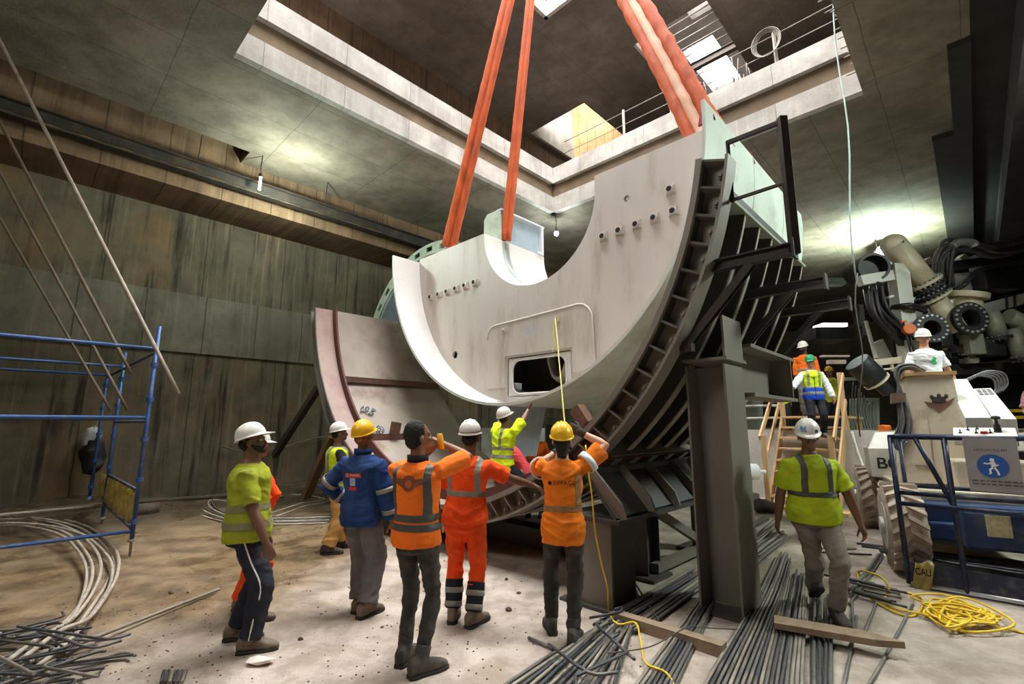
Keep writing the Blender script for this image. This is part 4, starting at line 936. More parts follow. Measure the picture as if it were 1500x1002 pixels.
# 1 lime tee, navy track trousers, bearded, looking right
pos = gnd(346, 951); az = 72
p = Person('bearded man in dusty lime tee and navy track trousers with white side stripe', pos, az, 1.70, (112, 78, 58), -3, 0, 4, 0, hand=((-.22, .12, .78), (.26, .2, .80)), feet=(fl(pos, az, (344, 938))[0], fl(pos, az, (364, 956))[0]), head=(14, 8), footyaw=(4, -2), curl=(.5, .45), bulk=1.16)
p.body(); p.hair('nape'); p.beard(); p.helmet(HELW, 10, .06); p.top('tee_shirt', LIME, -.075, .78, .026, belly=.012)
p.bands([(None, None, None, None, .03, .085), (-.232, .232, None, None, .16, .215)], pm('dull_tape', (130, 124, 88), .6, 0, .1, 8))
p.trousers(NAVY, .016, .02); p.boots(BOOTM, high=.09, lace=DARKC)
for i in (1,):
    mb = MB(); h, kn, an = p.hip[i], p.kn[i], p.an[i]; pts = [h + Vector((.118, 0, .02)), h.lerp(kn, .5) + Vector((.104, 0, 0)), kn + Vector((.092, 0, 0)), kn.lerp(an, .5) + Vector((.082, 0, 0)), kn.lerp(an, .93) + Vector((.078, 0, 0))]
    mb.tube(spline(pts, 5), .006, 6); p.raw(mb, 'side_stripe', WHP, p.trs)
# 1b hidden behind him, orange workwear
pos = gnd(352, 905); p = Person('worker in orange trousers mostly hidden behind the bearded man in lime', pos, 80, 1.63, (150, 110, 90), 0, hand=((-.2, .03, .86), (.2, .03, .86)), elbow=((0, .4, -1), (0, .4, -1)), feet=((-.2, -.06), (.1, .12)), head=(0, 0))
p.body(); p.helmet(HELW, 5); p.top('jacket', ORGR, -.1, 1.8, .03); p.trousers(ORGR, .03, .03); p.boots(BOOTM)
# 2 lime vest, tan trousers
pos = gnd(484, 808); az = 62
p = Person('worker in lime vest, tan trousers and white helmet behind the blue jacket', pos, az, 1.72, (120, 86, 66), 2, hand=((-.12, .34, 1.12), (.16, .36, 1.1)), elbow=((-.5, -.6, -.6), (.6, -.6, -.6)), feet=((-.13, .12), (.12, -.06)), head=(10, 6), vs=.011, footyaw=(0, 20))
p.body(); p.hair('nape'); p.helmet(HELW, 6); p.top('shirt', DARKC, -.05, 1.7, .016); p.vest('vest', LIMEB, -.1); p.bands([(None, None, None, None, .02, .07), (None, None, None, None, .16, .21), (-.13, -.07, None, None, .2, None), (.07, .13, None, None, .2, None)])
p.trousers(TAN, .02, .03); p.boots(BOOTD)
# 3 blue jacket, yellow helmet
pos = gnd(521, 899); az = 16
p = Person('worker in faded blue work jacket and yellow helmet with hand on hip', pos, az, 1.73, (140, 100, 74), -2, hand=((-.24, .12, .98), (.3, .12, .74)), elbow=((-1, -.5, 0), (.8, -.6, 0)), feet=((.0, .06), (.13, -.04)), head=(4, 10), curl=(.6, .5), footyaw=(6, 14))
p.body(); p.hair('nape', cloth('checked_headscarf', (140, 74, 52), (226, 200, 180), .6, ds=18)); p.helmet(HELY, 8); p.top('jacket', BLUEJ, -.13, 1.93, .03, sleeved=.034, wr=.011)
for i in (0, 1): p.limb_band('arm', i, .85, r=.094); p.limb_band('fore', i, .62, r=.079)
mb = MB(); c = p.neck; mb.ring(c + Vector((0, -.005, -.02)), p.chestR @ UP, .07, .085, .05, 24); p.raw(mb, 'collar', BLUEJ, p.shirt)
p.decal(poly([(-.09, -.02), (.09, -.02), (.09, .02), (-.09, .02)]), REDP, -.01, .36, 1); p.decal(None, WHP, -.01, .352, .034, text='EL NASR', off=.007, width=.15)
p.decal(poly([(-.03, -.03), (.03, -.03), (.03, .045), (-.03, .045)]), pm('grey_print', (150, 160, 180), .8), -.01, .29, 1); p.decal(poly([(-.042, -.015), (.042, -.015), (.042, .015), (-.042, .015)]), REDP, -.01, .235, 1)
p.trousers(GREYJ, .02, .03, slim=1.0); p.boots(BOOTM)
# 4 orange vest, dark jeans, bare head, hands to his face
pos = mid(gnd(590, 974), gnd(617, 988)); az = 18
p = Person('bare-headed man in orange vest and black jeans holding hands to his face', pos, az, 1.745, (134, 92, 66), -2, 0, 4, 0, hand=((-.02, .26, 1.55), (.07, .25, 1.60)), elbow=((-.8, .25, -.55), (.9, .35, -.2)), feet=((-.1, .06), (.1, -.06)), head=(42, 8), curl=(.9, .9), footyaw=(-2, 34), bulk=.93)
p.body(); p.hair('short'); p.top('shirt', ORG, -.05, .9, .02, bulk=.95); p.vest('vest', ORG, -.07, .03, wr=.009); p.bands([(None, None, None, None, .115, .165), (None, None, None, None, .05, .1), (-.165, -.115, None, None, .165, None), (.105, .155, None, None, .165, None)], REFLD)
wing = [(-.155, .04), (-.05, .028), (-.035, .045), (0, .055), (.035, .045), (.05, .028), (.155, .04), (.125, .0), (.055, -.03), (.03, -.055), (0, -.065), (-.03, -.055), (-.055, -.03), (-.125, 0)]
p.decal(poly(wing), pm('brown_print', (120, 66, 40), .8), -.005, .40, 1); p.decal(([( .028 * math.cos(a), .028 * math.sin(a) - .006) for a in [2 * PI * q / 16 for q in range(16)]], [list(range(16))]), pm('pale_brown_print', (176, 92, 52), .8), -.005, .40, 1, off=.007)
mb = MB(); mb.ring(p.neck + Vector((0, 0, -.03)), p.chestR @ UP, .066, .082, .05, 24); p.raw(mb, 'collar', DARKC, p.shirt)
p.trousers(DARKJ, .008, .004, slim=.93); p.boots(BOOTD, lace=pm('lime_lace', (150, 220, 70), .7))
mb = MB(); mb.cbox(p.headpt(.05, .16, .05), .05, .03, .12, p.HR.col[0], p.HR.col[1], p.HR.col[2]); p_phone = p.raw(mb, 'phone', pm('yellow_case', (236, 170, 20), .5), p.root)
# 5 full orange workwear, white helmet, right arm out
pos = mid(gnd(668, 912), gnd(690, 918)); az = 6
p = Person('worker in red-orange shirt and trousers, white helmet, arm stretched right', pos, az, 1.73, (112, 78, 60), 4, 3, -6, 0, hand=((-.28, .12, .88), (.60, .34, 1.16)), elbow=((-.7, -.6, 0), (.2, -.6, -.8)), feet=((-.11, .06), (.09, -.02)), head=(-2, 4), footyaw=(-4, 28), curl=(.4, .4), palm=(None, (0, 0, -1)))
p.body(); p.hair('nape', DARKC); p.helmet(HELW, 4, strap=[(.165, pm('brown_strap', (100, 76, 60), .8)), (.182, pm('grey_strap', (150, 146, 140), .8))]); p.top('polo_shirt', ORGR, -.06, .75, .034, sleeved=.03)
p.bands([(-.2, .2, None, None, .185, .235), (-.165, -.115, None, None, .235, None), (.10, .15, None, None, .235, None)])
p.trousers(ORGR, .016, .010, hem=.5); p.boots(BOOTM)
for i in (0, 1):
    mb = MB(); kn, an = p.kn[i], p.an[i]; mb.tube([kn.lerp(an, .36), kn.lerp(an, .7), kn.lerp(an, .93)], [.084, .078, .072], 16); p.out(vox(mb, .011, 1), 'trouser_cuff', NAVY, p.trs, .004)
    p.limb_band('shin', i, .58, r=.086, src=p.trs); p.limb_band('shin', i, .84, r=.081, src=p.trs)
# 6 lime worker pushing at the hanging rim from inside the cradle
c6 = atY(735, 668, 7.25); pos = Vector((c6.x, c6.y, .74)); az = 38
tl, tr = local(atS(741, 603, 5.78), pos, az), local(atS(781, 589, 5.78), pos, az)
p = Person('worker in bright lime shirt pushing up on the white rim with both hands', pos, az, 1.72, (120, 84, 64), 10, 0, 0, .50, hand=(tl, tr), elbow=((-.8, .2, -.5), (.8, .0, -.6)), feet=((-.2, .22), (.16, -.15)), head=(8, 14), curl=(.2, .2), palm=((0, .8, .6), (0, .8, .6)), knee=((-.3, 1, .2), (.3, 1, .1)))
p.body(); p.hair('nape'); p.helmet(HELW, 8); p.top('shirt', LIMEB, -.12, .85, .024, sleeved=.03); p.bands([(-.2, .2, None, None, .1, .15), (-.2, .2, None, None, .22, .26), (.02, .07, None, 0, .26, None)]); p.trousers(NAVY, .018, .02); p.boots(BOOTD)
# 7 crouching, red shirt, grey striped trousers
c7 = atY(770, 690, 7.7); pos = Vector((c7.x, c7.y, .70)); p = Person('worker in dusty red shirt crouching inside the cradle beside the lime worker', pos, 285, 1.6, (100, 72, 56), 50, 0, 0, .56, hand=((-.15, .4, .2), (.16, .4, .2)), feet=((-.15, .12), (.15, .3)), head=(0, -30), pel=.5, bulk=.9)
p.body(); p.hair('short'); p.top('shirt', cloth('dusty_red', (206, 72, 76)), -.1, .8, .024); p.trousers(cloth('grey_patterned', (140, 140, 144), (60, 60, 66), .8, ds=9), .02, .03); p.boots(BOOTD)
# 8 far orange vest
Pf = atY(783, 690, 9.6); pos = Vector((Pf.x, Pf.y, 0)); p = Person('small distant worker in orange vest and white helmet beyond the cradle', pos, 185, 1.72, (110, 76, 58), 0, hand=((-.3, .1, .9), (.42, .1, 1.1)), vs=.014)
p.body(); p.helmet(HELW); p.top('jacket', ORG, -.15, 1.6, .03); p.bands([(-.2, .2, None, None, .12, .17)]); p.trousers(NAVY, .02, .02); p.boots(BOOTD)
# 9 orange tee, yellow helmet, gripping the flange
pos = mid(gnd(818, 930), gnd(838, 946)); az = 8
tr = local(atY(850, 633, 4.42), pos, az); tl = Vector((-.05, .42, 1.5))
p = Person('worker in orange printed tee and yellow helmet gripping the grey flange', pos, az, 1.71, (196, 148, 122), 5, 0, 0, 0, hand=(tl, tr), elbow=((-.8, -.1, -.5), (1, -.15, -.25)), feet=((-.12, .14), (.07, -.08)), head=(-4, 6), footyaw=(-14, 12), curl=(.8, .7), palm=(None, (-.3, 1, 0)), bulk=.94)
p.body(); p.hair('long'); p.helmet(HELY, 10); p.top('tee_shirt', ORGY, -.15, .8, .024, sleeved=.032, wr=.011); p.bands([(-.19, .17, None, None, .115, .165), (.115, .16, None, 0, .165, .42)], pm('tan_tape', (150, 108, 66), .6, 0, .1, 8))
for i in (0, 1): p.limb_band('arm', i, .22, pm('pale_tape', (200, 200, 200), .5), .06, .098)
p.decal(None, INK, .02, .335, .052, text='EIFFAGE', width=.19); p.decal(([(.018 * math.cos(a), .018 * math.sin(a)) for a in [2 * PI * q / 14 for q in range(14)]], [list(range(14))]), INK, -.105, .35, 1)
p.gloves((0, 1), GLOVE); p.trousers(DARKJ, .01, .008, slim=.93); p.boots(BOOTD, lace=DARKC)
# 10 walker coming towards the viewer
pos = mid(gnd(1222, 922), gnd(1196, 888)); az = 192
p = Person('man in dusty lime tee and muddy jeans walking across the steel bars', pos, az, 1.76, (112, 74, 54), 3, 0, 4, .02, hand=((-.36, .06, .84), (.3, -.1, .80)), elbow=((-.6, -.7, 0), (.6, -.8, 0)), feet=(fl(pos, az, (1227, 916))[0] + Vector((0, 0, .03)), fl(pos, az, (1194, 886))[0] + Vector((0, 0, .09))), head=(18, -10), footyaw=(0, 6), footpitch=(0, -32), curl=(.55, .5), bulk=1.16)
p.body(); p.hair('nape'); p.helmet(HELW, -4, .055, sticker=[(62, .19, .225, .55, pm('blue_sticker', (90, 140, 190), .5)), (66, .172, .188, .5, pm('grey_sticker', (120, 150, 150), .5)), (128, .16, .19, .3, pm('navy_sticker', (60, 74, 104), .5))])
p.top('tee_shirt', LIMEB if False else cloth('walker_lime', (172, 192, 36), (112, 114, 40), .45), -.08, .8, .022, belly=.02, sleeved=.03); p.bands([(-.22, .22, None, None, .17, .215), (-.135, -.085, 0, None, .215, None), (.085, .135, 0, None, .215, None)], REFLD)
p.trousers(WALKJ, .012, .012); p.boots(BOOTD)
# people on and beyond the timber stair
def onray(px, py, Y, zf): q = atY(px, py, Y); return Vector((q.x, q.y, zf))
pos = onray(1194, 600, 10.6, 1.47); az = 196
hl, hr = local(atY(1153, 581, 10.3), pos, az), local(atY(1232, 605, 10.3), pos, az)
p = Person('visitor in white shirt, lime and blue vest and green helmet on the stair', pos, az, 1.76, (170, 120, 92), 2, hand=(hr, hl), elbow=((-.7, -.3, -.6), (.7, -.3, -.6)), head=(26, -4), vs=.010, curl=(.7, .7))
p.body(); p.hair('nape'); p.helmet(HELG, -4); p.top('shirt', WHITEC, -.12, 1.93, .016); p.vest('vest', LIMEB, -.12, .036); p.bands([(None, None, None, None, -.2, .0), (None, None, None, None, .06, .14)], ROYAL, off=.005, name='blue_panel'); p.bands([(None, None, None, None, .0, .05), (None, None, None, None, .14, .175), (-.13, -.085, None, None, .175, None), (.085, .13, None, None, .175, None)], off=.006); p.bands([(-.006, .006, 0, None, -.1, .4)], DARKC, off=.009, name='zip')
p.trousers(DARKC, .012, .01); p.boots(BOOTD)
pos = onray(1187, 600, 11.9, 1.97); p = Person('worker in orange shirt and white helmet standing at the stair top', pos, 214, 1.8, (96, 66, 52), 0, hand=(None, None), head=(30, -8), vs=.012)
p.body(); p.beard(); p.helmet(HELW, -4); p.top('shirt', ORG, -.06, 1.4, .026); p.bands([(-.2, .2, None, None, .16, .2)]); p.bands([(None, None, None, None, -.1, .04)], NAVY, name='hem_panel'); p.trousers(GREYJ, .02, .02); p.boots(BOOTD)
pos = onray(1221, 600, 13.6, DECK); p = Person('worker in lime shirt and yellow helmet behind the stair handrail', pos, 225, 1.74, (120, 84, 64), 0, vs=.013)
p.body(); p.helmet(HELY); p.top('shirt', LIME, -.15, .9, .028); p.trousers(DARKC, .016, .02); p.boots(BOOTD)
pos = onray(1146, 600, 13.8, DECK - .0); p = Person('worker in lime vest half hidden behind the cradle girder', pos, 200, 1.62, (120, 84, 64), 0, vs=.013)
p.body(); p.helmet(HELW); p.top('vest', LIMEB, -.15, .9, .03); p.bands([(-.2, .2, None, None, .12, .17)]); p.trousers(DARKC, .016, .02); p.boots(BOOTD)
# on the lift and machine
pos = onray(1366, 590, 7.9, 1.52); p = Person('man in white tee with green print and white helmet beside the boom', pos, 196, 1.76, (186, 134, 106), 0, hand=((-.36, .05, .84), (.34, .08, .84)), head=(10, 0), vs=.010, bulk=1.1)
p.body(); p.hair('nape'); p.helmet(HELW, -6, .05); p.top('tee_shirt', WHITEC, -.12, .75, .022, belly=.015); p.decal(poly([(-.05, .0), (-.02, .05), (.0, .1), (.05, .08), (.03, .03), (.05, -.02), (0, -.04)]), GREENR, .03, .3, 1, back=False); p.trousers(NAVY, .016, .02); p.boots(BOOTD)
q = atY(1534, 600, 7.6); pos = Vector((q.x, q.y, 1.28)); p = Person('person in checked shirt, lime vest and blue jeans sitting at the right edge', pos, 215, 1.75, (186, 140, 112), 4, hips=.42, hand=((-.2, .3, .62), (.2, .3, .6)), feet=((-.15, .42), (.15, .42)), vs=.011)
p.body(); p.helmet(HELW); p.top('shirt', cloth('checked_shirt', (170, 120, 120), (60, 50, 60), .7, ds=14), -.1, .8, .022); p.vest('vest', LIMEB, -.08); p.trousers(cloth('blue_denim', (40, 84, 140)), .014, .012); p.boots(BOOTD)
# ---------------------------------------------------------------- scaffold, poles, cables on the left
BLUE = pm('blue_scaffold_paint', (44, 80, 134), .5, .2, .12, 8, (120, 112, 100), 9, .5)
BLUED = pm('dusty_dark_tube', (66, 74, 92), .6, .2, .15, 8, (110, 100, 88), 9, .6)
GALV = pm('dusty_steel_tube', (150, 138, 122), .6, .3, .12, 8, (96, 84, 70), 6, .5)
sc = thing('scaffold', 'blue tube scaffold frame standing by the left wall', 'scaffold', W(.2, 9.6, 0))
SX = 1.3; T1 = 8.42
def zt(px, py): q = ST(atS(px, py, SX)); return q[1], q[2]
cols = [(T1, zt(231, 480)[1], 0.22)]
for (px, py) in ((184, 516), (160, 534), (138, 548)):
    t_, z_ = zt(px, py); cols.append((min(t_, 13.7), z_, .12)); 0
def cup(mb, s_, t_, z_): mb.ring(W(s_, t_, z_ - .03), UP, .024, .045, .06, 12)
for s_ in (SX, -1.5):
    for (t_, z_, z0) in cols:
        mb = MB(); mb.tube([W(s_, t_, z0), W(s_, t_, z_)], .027, 10)
        for q in (.45, 1.0, 1.55, 2.1, 2.6):
            if z0 + .1 < q < z_: cup(mb, s_, t_, q)
        mb.build('upright', BLUE if s_ > 0 else BLUED, sc)
        mb = MB(); mb.tube([W(s_, t_, 0), W(s_, t_, z0 + .1)], .017, 8); mb.ring(W(s_, t_, z0 - .03), UP, .017, .05, .03, 12); mb.build('base_jack', GALV, sc)
t4 = cols[-1][0]
zz1, zz2 = zt(224, 514)[1], zt(215, 612)[1]
for (t_, z_, _) in cols:
    mb = MB(); mb.tube([W(-5, t_, zz1), W(SX, t_, zz1)], .024, 8); mb.build('ledger', BLUE, sc)
for t_ in (cols[0][0], cols[1][0]):
    mb = MB(); mb.tube([W(-5, t_, zz2), W(SX, t_, zz2)], .024, 8); mb.build('ledger', BLUE if t_ == T1 else BLUED, sc)
zb = zt(188, 772)[1]
mb = MB(); mb.tube([W(-5, T1, zb), W(SX, T1, zb)], .024, 8); mb.build('ledger', BLUE, sc)
mb = MB(); mb.tube([W(-5, cols[1][0], zb - .02), W(SX, cols[1][0], zb)], .024, 8); mb.build('ledger', GALV, sc)
for z_ in (zz1 - .05, zz2 - .05, zt(196, 715)[1], zb + .02):
    mb = MB(); mb.tube([W(SX, T1, z_), W(SX, t4 if z_ > 2 else cols[1][0], z_)], .022, 8); mb.build('transom', BLUED, sc)
# gold foil sheet tied between the first posts
zf1 = zt(196, 716)[1] - .02; mb = MB(); n = 24
for i in range(n + 1):
    u = i / n; t_ = T1 + .04 + (cols[2][0] - T1) * .78 * u
    for j in range(5): mb.v.append(W(SX + .03 * math.sin(u * 40) + .015 * math.sin(u * 91 + j), t_, zf1 - j / 4 * (zf1 - zb - .05)))
for i in range(n):
    for j in range(4): a = i * 5 + j; mb.f.append([a, a + 5, a + 6, a + 1]); mb.m.append(0); mb.sm.append(True)
o = mb.build('foil_sheet', pm('gold_foil', (226, 200, 96), .3, .3, .3, 12, (90, 80, 40), 8, .5), None); md = o.modifiers.new('t', 'SOLIDIFY'); md.thickness = .004
tag(o, 'crinkled gold foil sheet tied low on the blue scaffold', 'sheet')
# bags hung on a back upright
c = W(SX - .03, cols[2][0] + .2, zt(135, 668)[1]); mb = MB(); mb.sphere(c, .3, 16, 12, sc=(.8, .6, 1.3))
for v in mb.v: v += noise.noise_vector(v * 5) * .11
mb.tube([c + UP * .3, W(SX, cols[2][0], ST(c)[2] + .6)], .012, 6); bg_ = mb.build('bag', pm('black_bag', (28, 28, 30), .6, 0, .2), None); tag(bg_, 'black bag hanging inside the scaffold', 'bag')
c2_ = ST(c); mb = MB(); mb.sphere(W(SX - .1, c2_[1] + .1, c2_[2] + .42), .2, 14, 10, sc=(.8, .8, 1.2))
for v in mb.v: v += noise.noise_vector(v * 6) * .08
mb.tube([W(SX - .1, c2_[1] + .1, c2_[2] + .55), W(SX, cols[2][0], c2_[2] + .85)], .01, 6); tag(mb.build('bag', pm('pale_plastic_bag', (190, 190, 188), .4, 0, .1), None), 'pale plastic bag hanging above the black bag on the scaffold', 'bag')
# four long poles leaning over the scaffold
for (p, q, Y0, Y1, r_, lb, mm) in (((262, 577), (-30, 1), 6.6, 6.3, .026, 'longest pale leaning pole, reaching past the right scaffold post', GALV), ((192, 547), (-30, 121), 7.4, 7.1, .024, 'second leaning pole, ending just below the top scaffold tube', pm('brown_pole', (104, 90, 72), .7, .1, .2)), ((187, 601), (-30, 197), 7.9, 7.5, .022, 'third leaning pole, ending beside the middle scaffold upright', pm('brown_pole', (104, 90, 72))), ((162, 601), (-30, 268), 8.5, 8.1, .022, 'lowest of the four dark leaning poles behind the scaffold', pm('brown_pole', (104, 90, 72)))):
    a, b = atY(*p, Y0), atY(*q, Y1); mb = MB(); mb.tube([a.lerp(b, i / 12) + UP * .0 for i in range(13)], r_, 8); tag(mb.build('leaning_pole', mm), lb, 'pole', 'poles leaning over the scaffold')
# pale steel strand loops
STRAND = pm('dusty_pale_strand', (186, 174, 158), .6, .2, .12, 14, (120, 106, 90), 9, .5); STRANDD = pm('dark_strand', (96, 88, 78), .6, .3, .15)
base = [(-60, 762), (0, 758), (62, 760), (118, 774), (155, 806), (160, 842), (132, 892), (84, 938), (20, 985)]
for i in range(7):
    dx, dy = (0, 6, 12, -14, -26, -34, 3)[i], (0, 3, -3, 2, 8, 12, 9)[i]; pts = []
    for j, (x, y) in enumerate(base):
        w_ = min(1, j / 4); P = gnd(x + dx * w_ + (8 if i == 5 and j > 5 else 0), y + dy + (-6 * i + 14 if j > 6 else 0), .03 + .018 * i + .06 * math.sin(j * 1.1 + i)); pts.append(P)
    mb = MB(); mb.tube(spline(pts, 10), .017, 8); tag(mb.build('steel_strand', STRAND), 'pale steel strand curving out of the loop in front of the scaffold', 'steel strand', 'pale strand loops by the scaffold')
base = [(480, 766), (400, 768), (335, 765), (288, 752), (290, 741), (330, 732), (392, 724)]
for i in range(6):
    pts = [gnd(x + i * 5 * (1 if j > 2 else .2) , y - i * 2.2 * (1 if j < 5 else -.3), .02 + .012 * i) for j, (x, y) in enumerate(base)]
    mb = MB(); mb.tube(spline(pts, 8), .016, 6); tag(mb.build('steel_strand', STRANDD if i % 2 else STRAND), 'flat coil strand lying by the wall behind the bearded man', 'steel strand', 'flat strand coil by the wall')
for p, q in (((392, 756), (480, 734)), ((398, 762), (480, 738)), ((415, 727), (475, 733))):
    mb = MB(); a, b = gnd(*p), gnd(*q); mb.tube([a + UP * .04, a.lerp(b, .5) + UP * .09, b + UP * .04], .014, 6); tag(mb.build('steel_rod', STRAND), 'thin pale rod lying across the flat strand coil', 'rod', 'thin rods on the flat coil')
# ---------------------------------------------------------------- reinforcing bars
BARS = [pm('mill_scale_bar', (108, 104, 100), .5, .35, .2, 3, (168, 154, 138), 2, .5, .3, 90, .003), pm('dark_bar', (76, 76, 78), .5, .35, .2, 3, (140, 130, 118), 2, .5, .3, 90, .003), pm('dusty_bar', (146, 136, 124), .6, .25, .2, 3, (80, 74, 68), 2, .5, .3, 90, .003)]
barmesh = {}
def bar_proto(L, r_, bend=None, mi=0):
    key = (round(L, 1), r_, mi)
    if key in barmesh: return barmesh[key]
    mb = MB(); n = max(6, int(L * 3)); mb.tube([Vector((L * i / n - L / 2, .012 * min(1, L / 4) * math.sin(i * .5), 0)) for i in range(n + 1)], r_, 8)
    barmesh[key] = mb.mesh('reinforcing_bar', BARS[mi], Vector()); return barmesh[key]
def lay(p, q, z0, z1, r_, label, group, mi=None):
    a, b = Vector((p.x, p.y, z0)), Vector((q.x, q.y, z1)); d = b - a; L = d.length; Lq = max(.2, round(L * 5) / 5)
    o = D.objects.new('reinforcing_bar', bar_proto(Lq, r_, mi=random.randrange(3) if mi is None else mi)); COL.objects.link(o); o.location = (a + b) / 2
    o.rotation_euler = d.to_track_quat('X', 'Z').to_euler(); o.scale = (L / Lq, 1, 1); tag(o, label, 'steel bar', group); return o
def bundle(n, a0, a1, b0, b1, label, group, r_=.0125, layers=2, spread=.25, zbase=.0, drop=0):
    """bars running from the pixel line a0-a1 to the pixel line b0-b1 on the ground"""
    A0, A1, B0, B1 = gnd(*a0), gnd(*a1), gnd(*b0), gnd(*b1)
    for i in range(n):
        u = (i + .5) / n; v = min(1, max(0, u + random.uniform(-spread, spread) * .5)); lift = r_ * 1.02 + (i % layers) * 2.0 * r_ + zbase; e = random.uniform(-.25, .25)
        P, Q = A0.lerp(A1, u), B0.lerp(B1, v); d = (Q - P).normalized(); lay(P + d * (e if a0[1] < 1000 else e - .9), Q + d * random.uniform(-.35, .2), lift, lift + random.uniform(0, .012), r_, label, group)
bundle(26, (732, 1012), (905, 1012), (868, 925), (930, 925), 'steel bar in the bundle running under the orange-tee worker to the frame edge', 'bars under the orange-tee worker')
bundle(22, (872, 915), (930, 938), (1010, 838), (1050, 852), 'dark steel bar in the shaded bundle passing behind the tall post', 'bars passing behind the tall post')
bundle(15, (930, 1010), (992, 1010), (1034, 868), (1056, 878), 'steel bar in the narrow bundle left of the tall post foot', 'bars left of the post foot')
bundle(18, (1030, 1012), (1112, 1012), (1143, 814), (1160, 826), 'steel bar in the long bundle right of the tall post foot', 'bars right of the post foot')
bundle(18, (1112, 1012), (1180, 1012), (1155, 842), (1185, 850), 'steel bar in the bundle ending under the walking man', 'bars under the walking man')
bundle(8, (1190, 1012), (1222, 1012), (1188, 860), (1218, 868), 'steel bar in the short bundle beside the walking man front boot', 'bars beside the front boot')
bundle(20, (1096, 798), (1104, 838), (1135, 766), (1156, 800), 'steel bar in the fan of bars lit green right of the tall post', 'green lit bars right of the post', zbase=.02)
bundle(12, (1232, 848), (1238, 872), (1298, 862), (1308, 892), 'black steel bar in the short pile beside the yellow hose', 'black bars beside the yellow hose', zbase=.02)
bundle(3, (1284, 812), (1298, 814), (1235, 880), (1250, 884), 'thin steel bar on the pale floor left of the lift basket', 'thin bars left of the basket')
bundle(3, (1205, 804), (1206, 812), (1278, 806), (1280, 815), 'steel bar lying behind the walking man hand', 'bars behind the walking man')
for p, q in (((1337, 888), (1270, 1012)), ((1290, 868), (1262, 940)), ((1248, 882), (1250, 938)), ((1255, 905), (1235, 1012))): lay(gnd(*p), gnd(*q), .014, .014, .012, 'single steel bar lying apart on the floor right of the plank', 'single bars right of the plank')
for p, q in (((1255, 796), (1560, 832)), ((1262, 800), (1560, 838)), ((1288, 806), (1560, 846)), ((1290, 808), (1560, 851))): lay(gnd(*p, .16), gnd(*q, .16), .16, .16, .016, 'long dark bar lying under the lift basket rails', 'long bars under the basket', 1)
mb = MB(); mb.bar(gnd(1300, 789, .15), gnd(1560, 837, .15), .05, .05); tag(mb.build('timber_batten', pm('raw_batten', (196, 160, 116), .8, 0, .15, 5, (150, 116, 80), 4, .4)), 'long raw timber batten under the lift basket', 'timber')
# bent bars on the near bundle and on the left heap
def bent(pts, r_, label, group, mi=1, cat='steel bar'):
    mb = MB(); mb.tube(pts, r_, 8); tag(mb.build('bent_bar', BARS[mi]), label, cat, group)
for pts in ([(810, 952), (806, 945), (862, 985), (905, 985)], [(880, 912), (876, 917), (925, 962), (925, 962)], [(845, 1005), (843, 992), (855, 985), (920, 955)], [(864, 905), (905, 897), (911, 890), (900, 893)]):
    bent(spline([gnd(*q, .09 + .01 * i) for i, q in enumerate(pts)], 4), .012, 'bent stirrup bar lying across the near bundle', 'bent bars on the near bundle')
bent([gnd(932, 857, .02) + UP * .0, gnd(972, 922, .05), gnd(985, 920, .08)], .011, 'thin hooked bar standing out of the shaded bundle', None)
bent([gnd(774, 934, .02), gnd(812, 950, .02)], .013, 'single bar end lying left of the orange-tee worker boots', None, 0)
LH = 'bent dark bar in the tangled heap at the bottom left'
random.seed(11)
for i in range(46):
    x, y = random.uniform(-40, 105), random.uniform(915, 1015); an = random.choice([-.5, -.4, .35, .5, .9, -.2, .15]) + random.uniform(-.2, .2); L = random.uniform(.35, .9)
    p = gnd(x, y, .03 + .010 * i * random.random()); d = Vector((math.cos(an), math.sin(an), 0)); n_ = Vector((-d.y, d.x, 0)); h = random.uniform(-.16, .16)
    bent(spline([p - d * L / 2 + n_ * h, p - d * L * .42, p, p + d * L * .42, p + d * L * .5 + n_ * random.uniform(-.16, .16)], 4), .0095, LH, 'bent bars in the bottom left heap', random.choice([0, 1, 1]))
# long ribbed bar
mb = MB(); a, b = gnd(-20, 996, .06), gnd(321, 863, .03); pts = []; rr = []; n = 220
for i in range(n + 1): pts.append(a.lerp(b, i / n)); rr.append(.0135 if i % 2 else .0165)
mb.tube(pts, rr, 8); tag(mb.build('ribbed_bar', BARS[2]), 'long ribbed bar pointing from the left heap to the bearded man', 'steel bar')
for (p, q) in (((40, 995), (160, 968)), ((30, 985), (158, 966)), ((75, 958), (140, 945)), ((0, 935), (130, 912))): bent([gnd(*p, .05), gnd(*q, .03)], .012, 'straight bar lying on the right side of the bottom left heap', 'straight bars in the left heap', 0)
for i in range(6): lay(gnd(236 + i * 6, 1003), gnd(240 + i * 6.5, 985), .012, .012, .011, 'short bar end in the tied bunch at the bottom edge', 'short bars at the bottom edge')
# timber: sleeper, plank
RAW = pm('weathered_plank', (150, 128, 104), .85, 0, .15, 3, (100, 82, 64), 5, .5, .4, 30, .01)
mb = MB(); mb.bar(gnd(905, 912) + UP * .045, gnd(1062, 962) + UP * .045, .1, .09); tag(mb.build('timber_sleeper', RAW), 'square timber sleeper under the bars left of the post', 'timber')
a, b = gnd(1136, 936), gnd(1332, 972); d = (b - a).normalized(); n_ = Vector((-d.y, d.x, 0)); mb = MB(); L = (b - a).length; z = UP * .075
mb.prism([a + z, a + d * L * .78 - n_ * .0 + z, b + z + n_ * .06, b + z + n_ * .075, a + d * L * .72 + n_ * .17 + z, a + n_ * .19 + z], UP * .05); tag(mb.build('plank', RAW, None, .004), 'weathered pointed timber plank lying across the bars', 'plank')
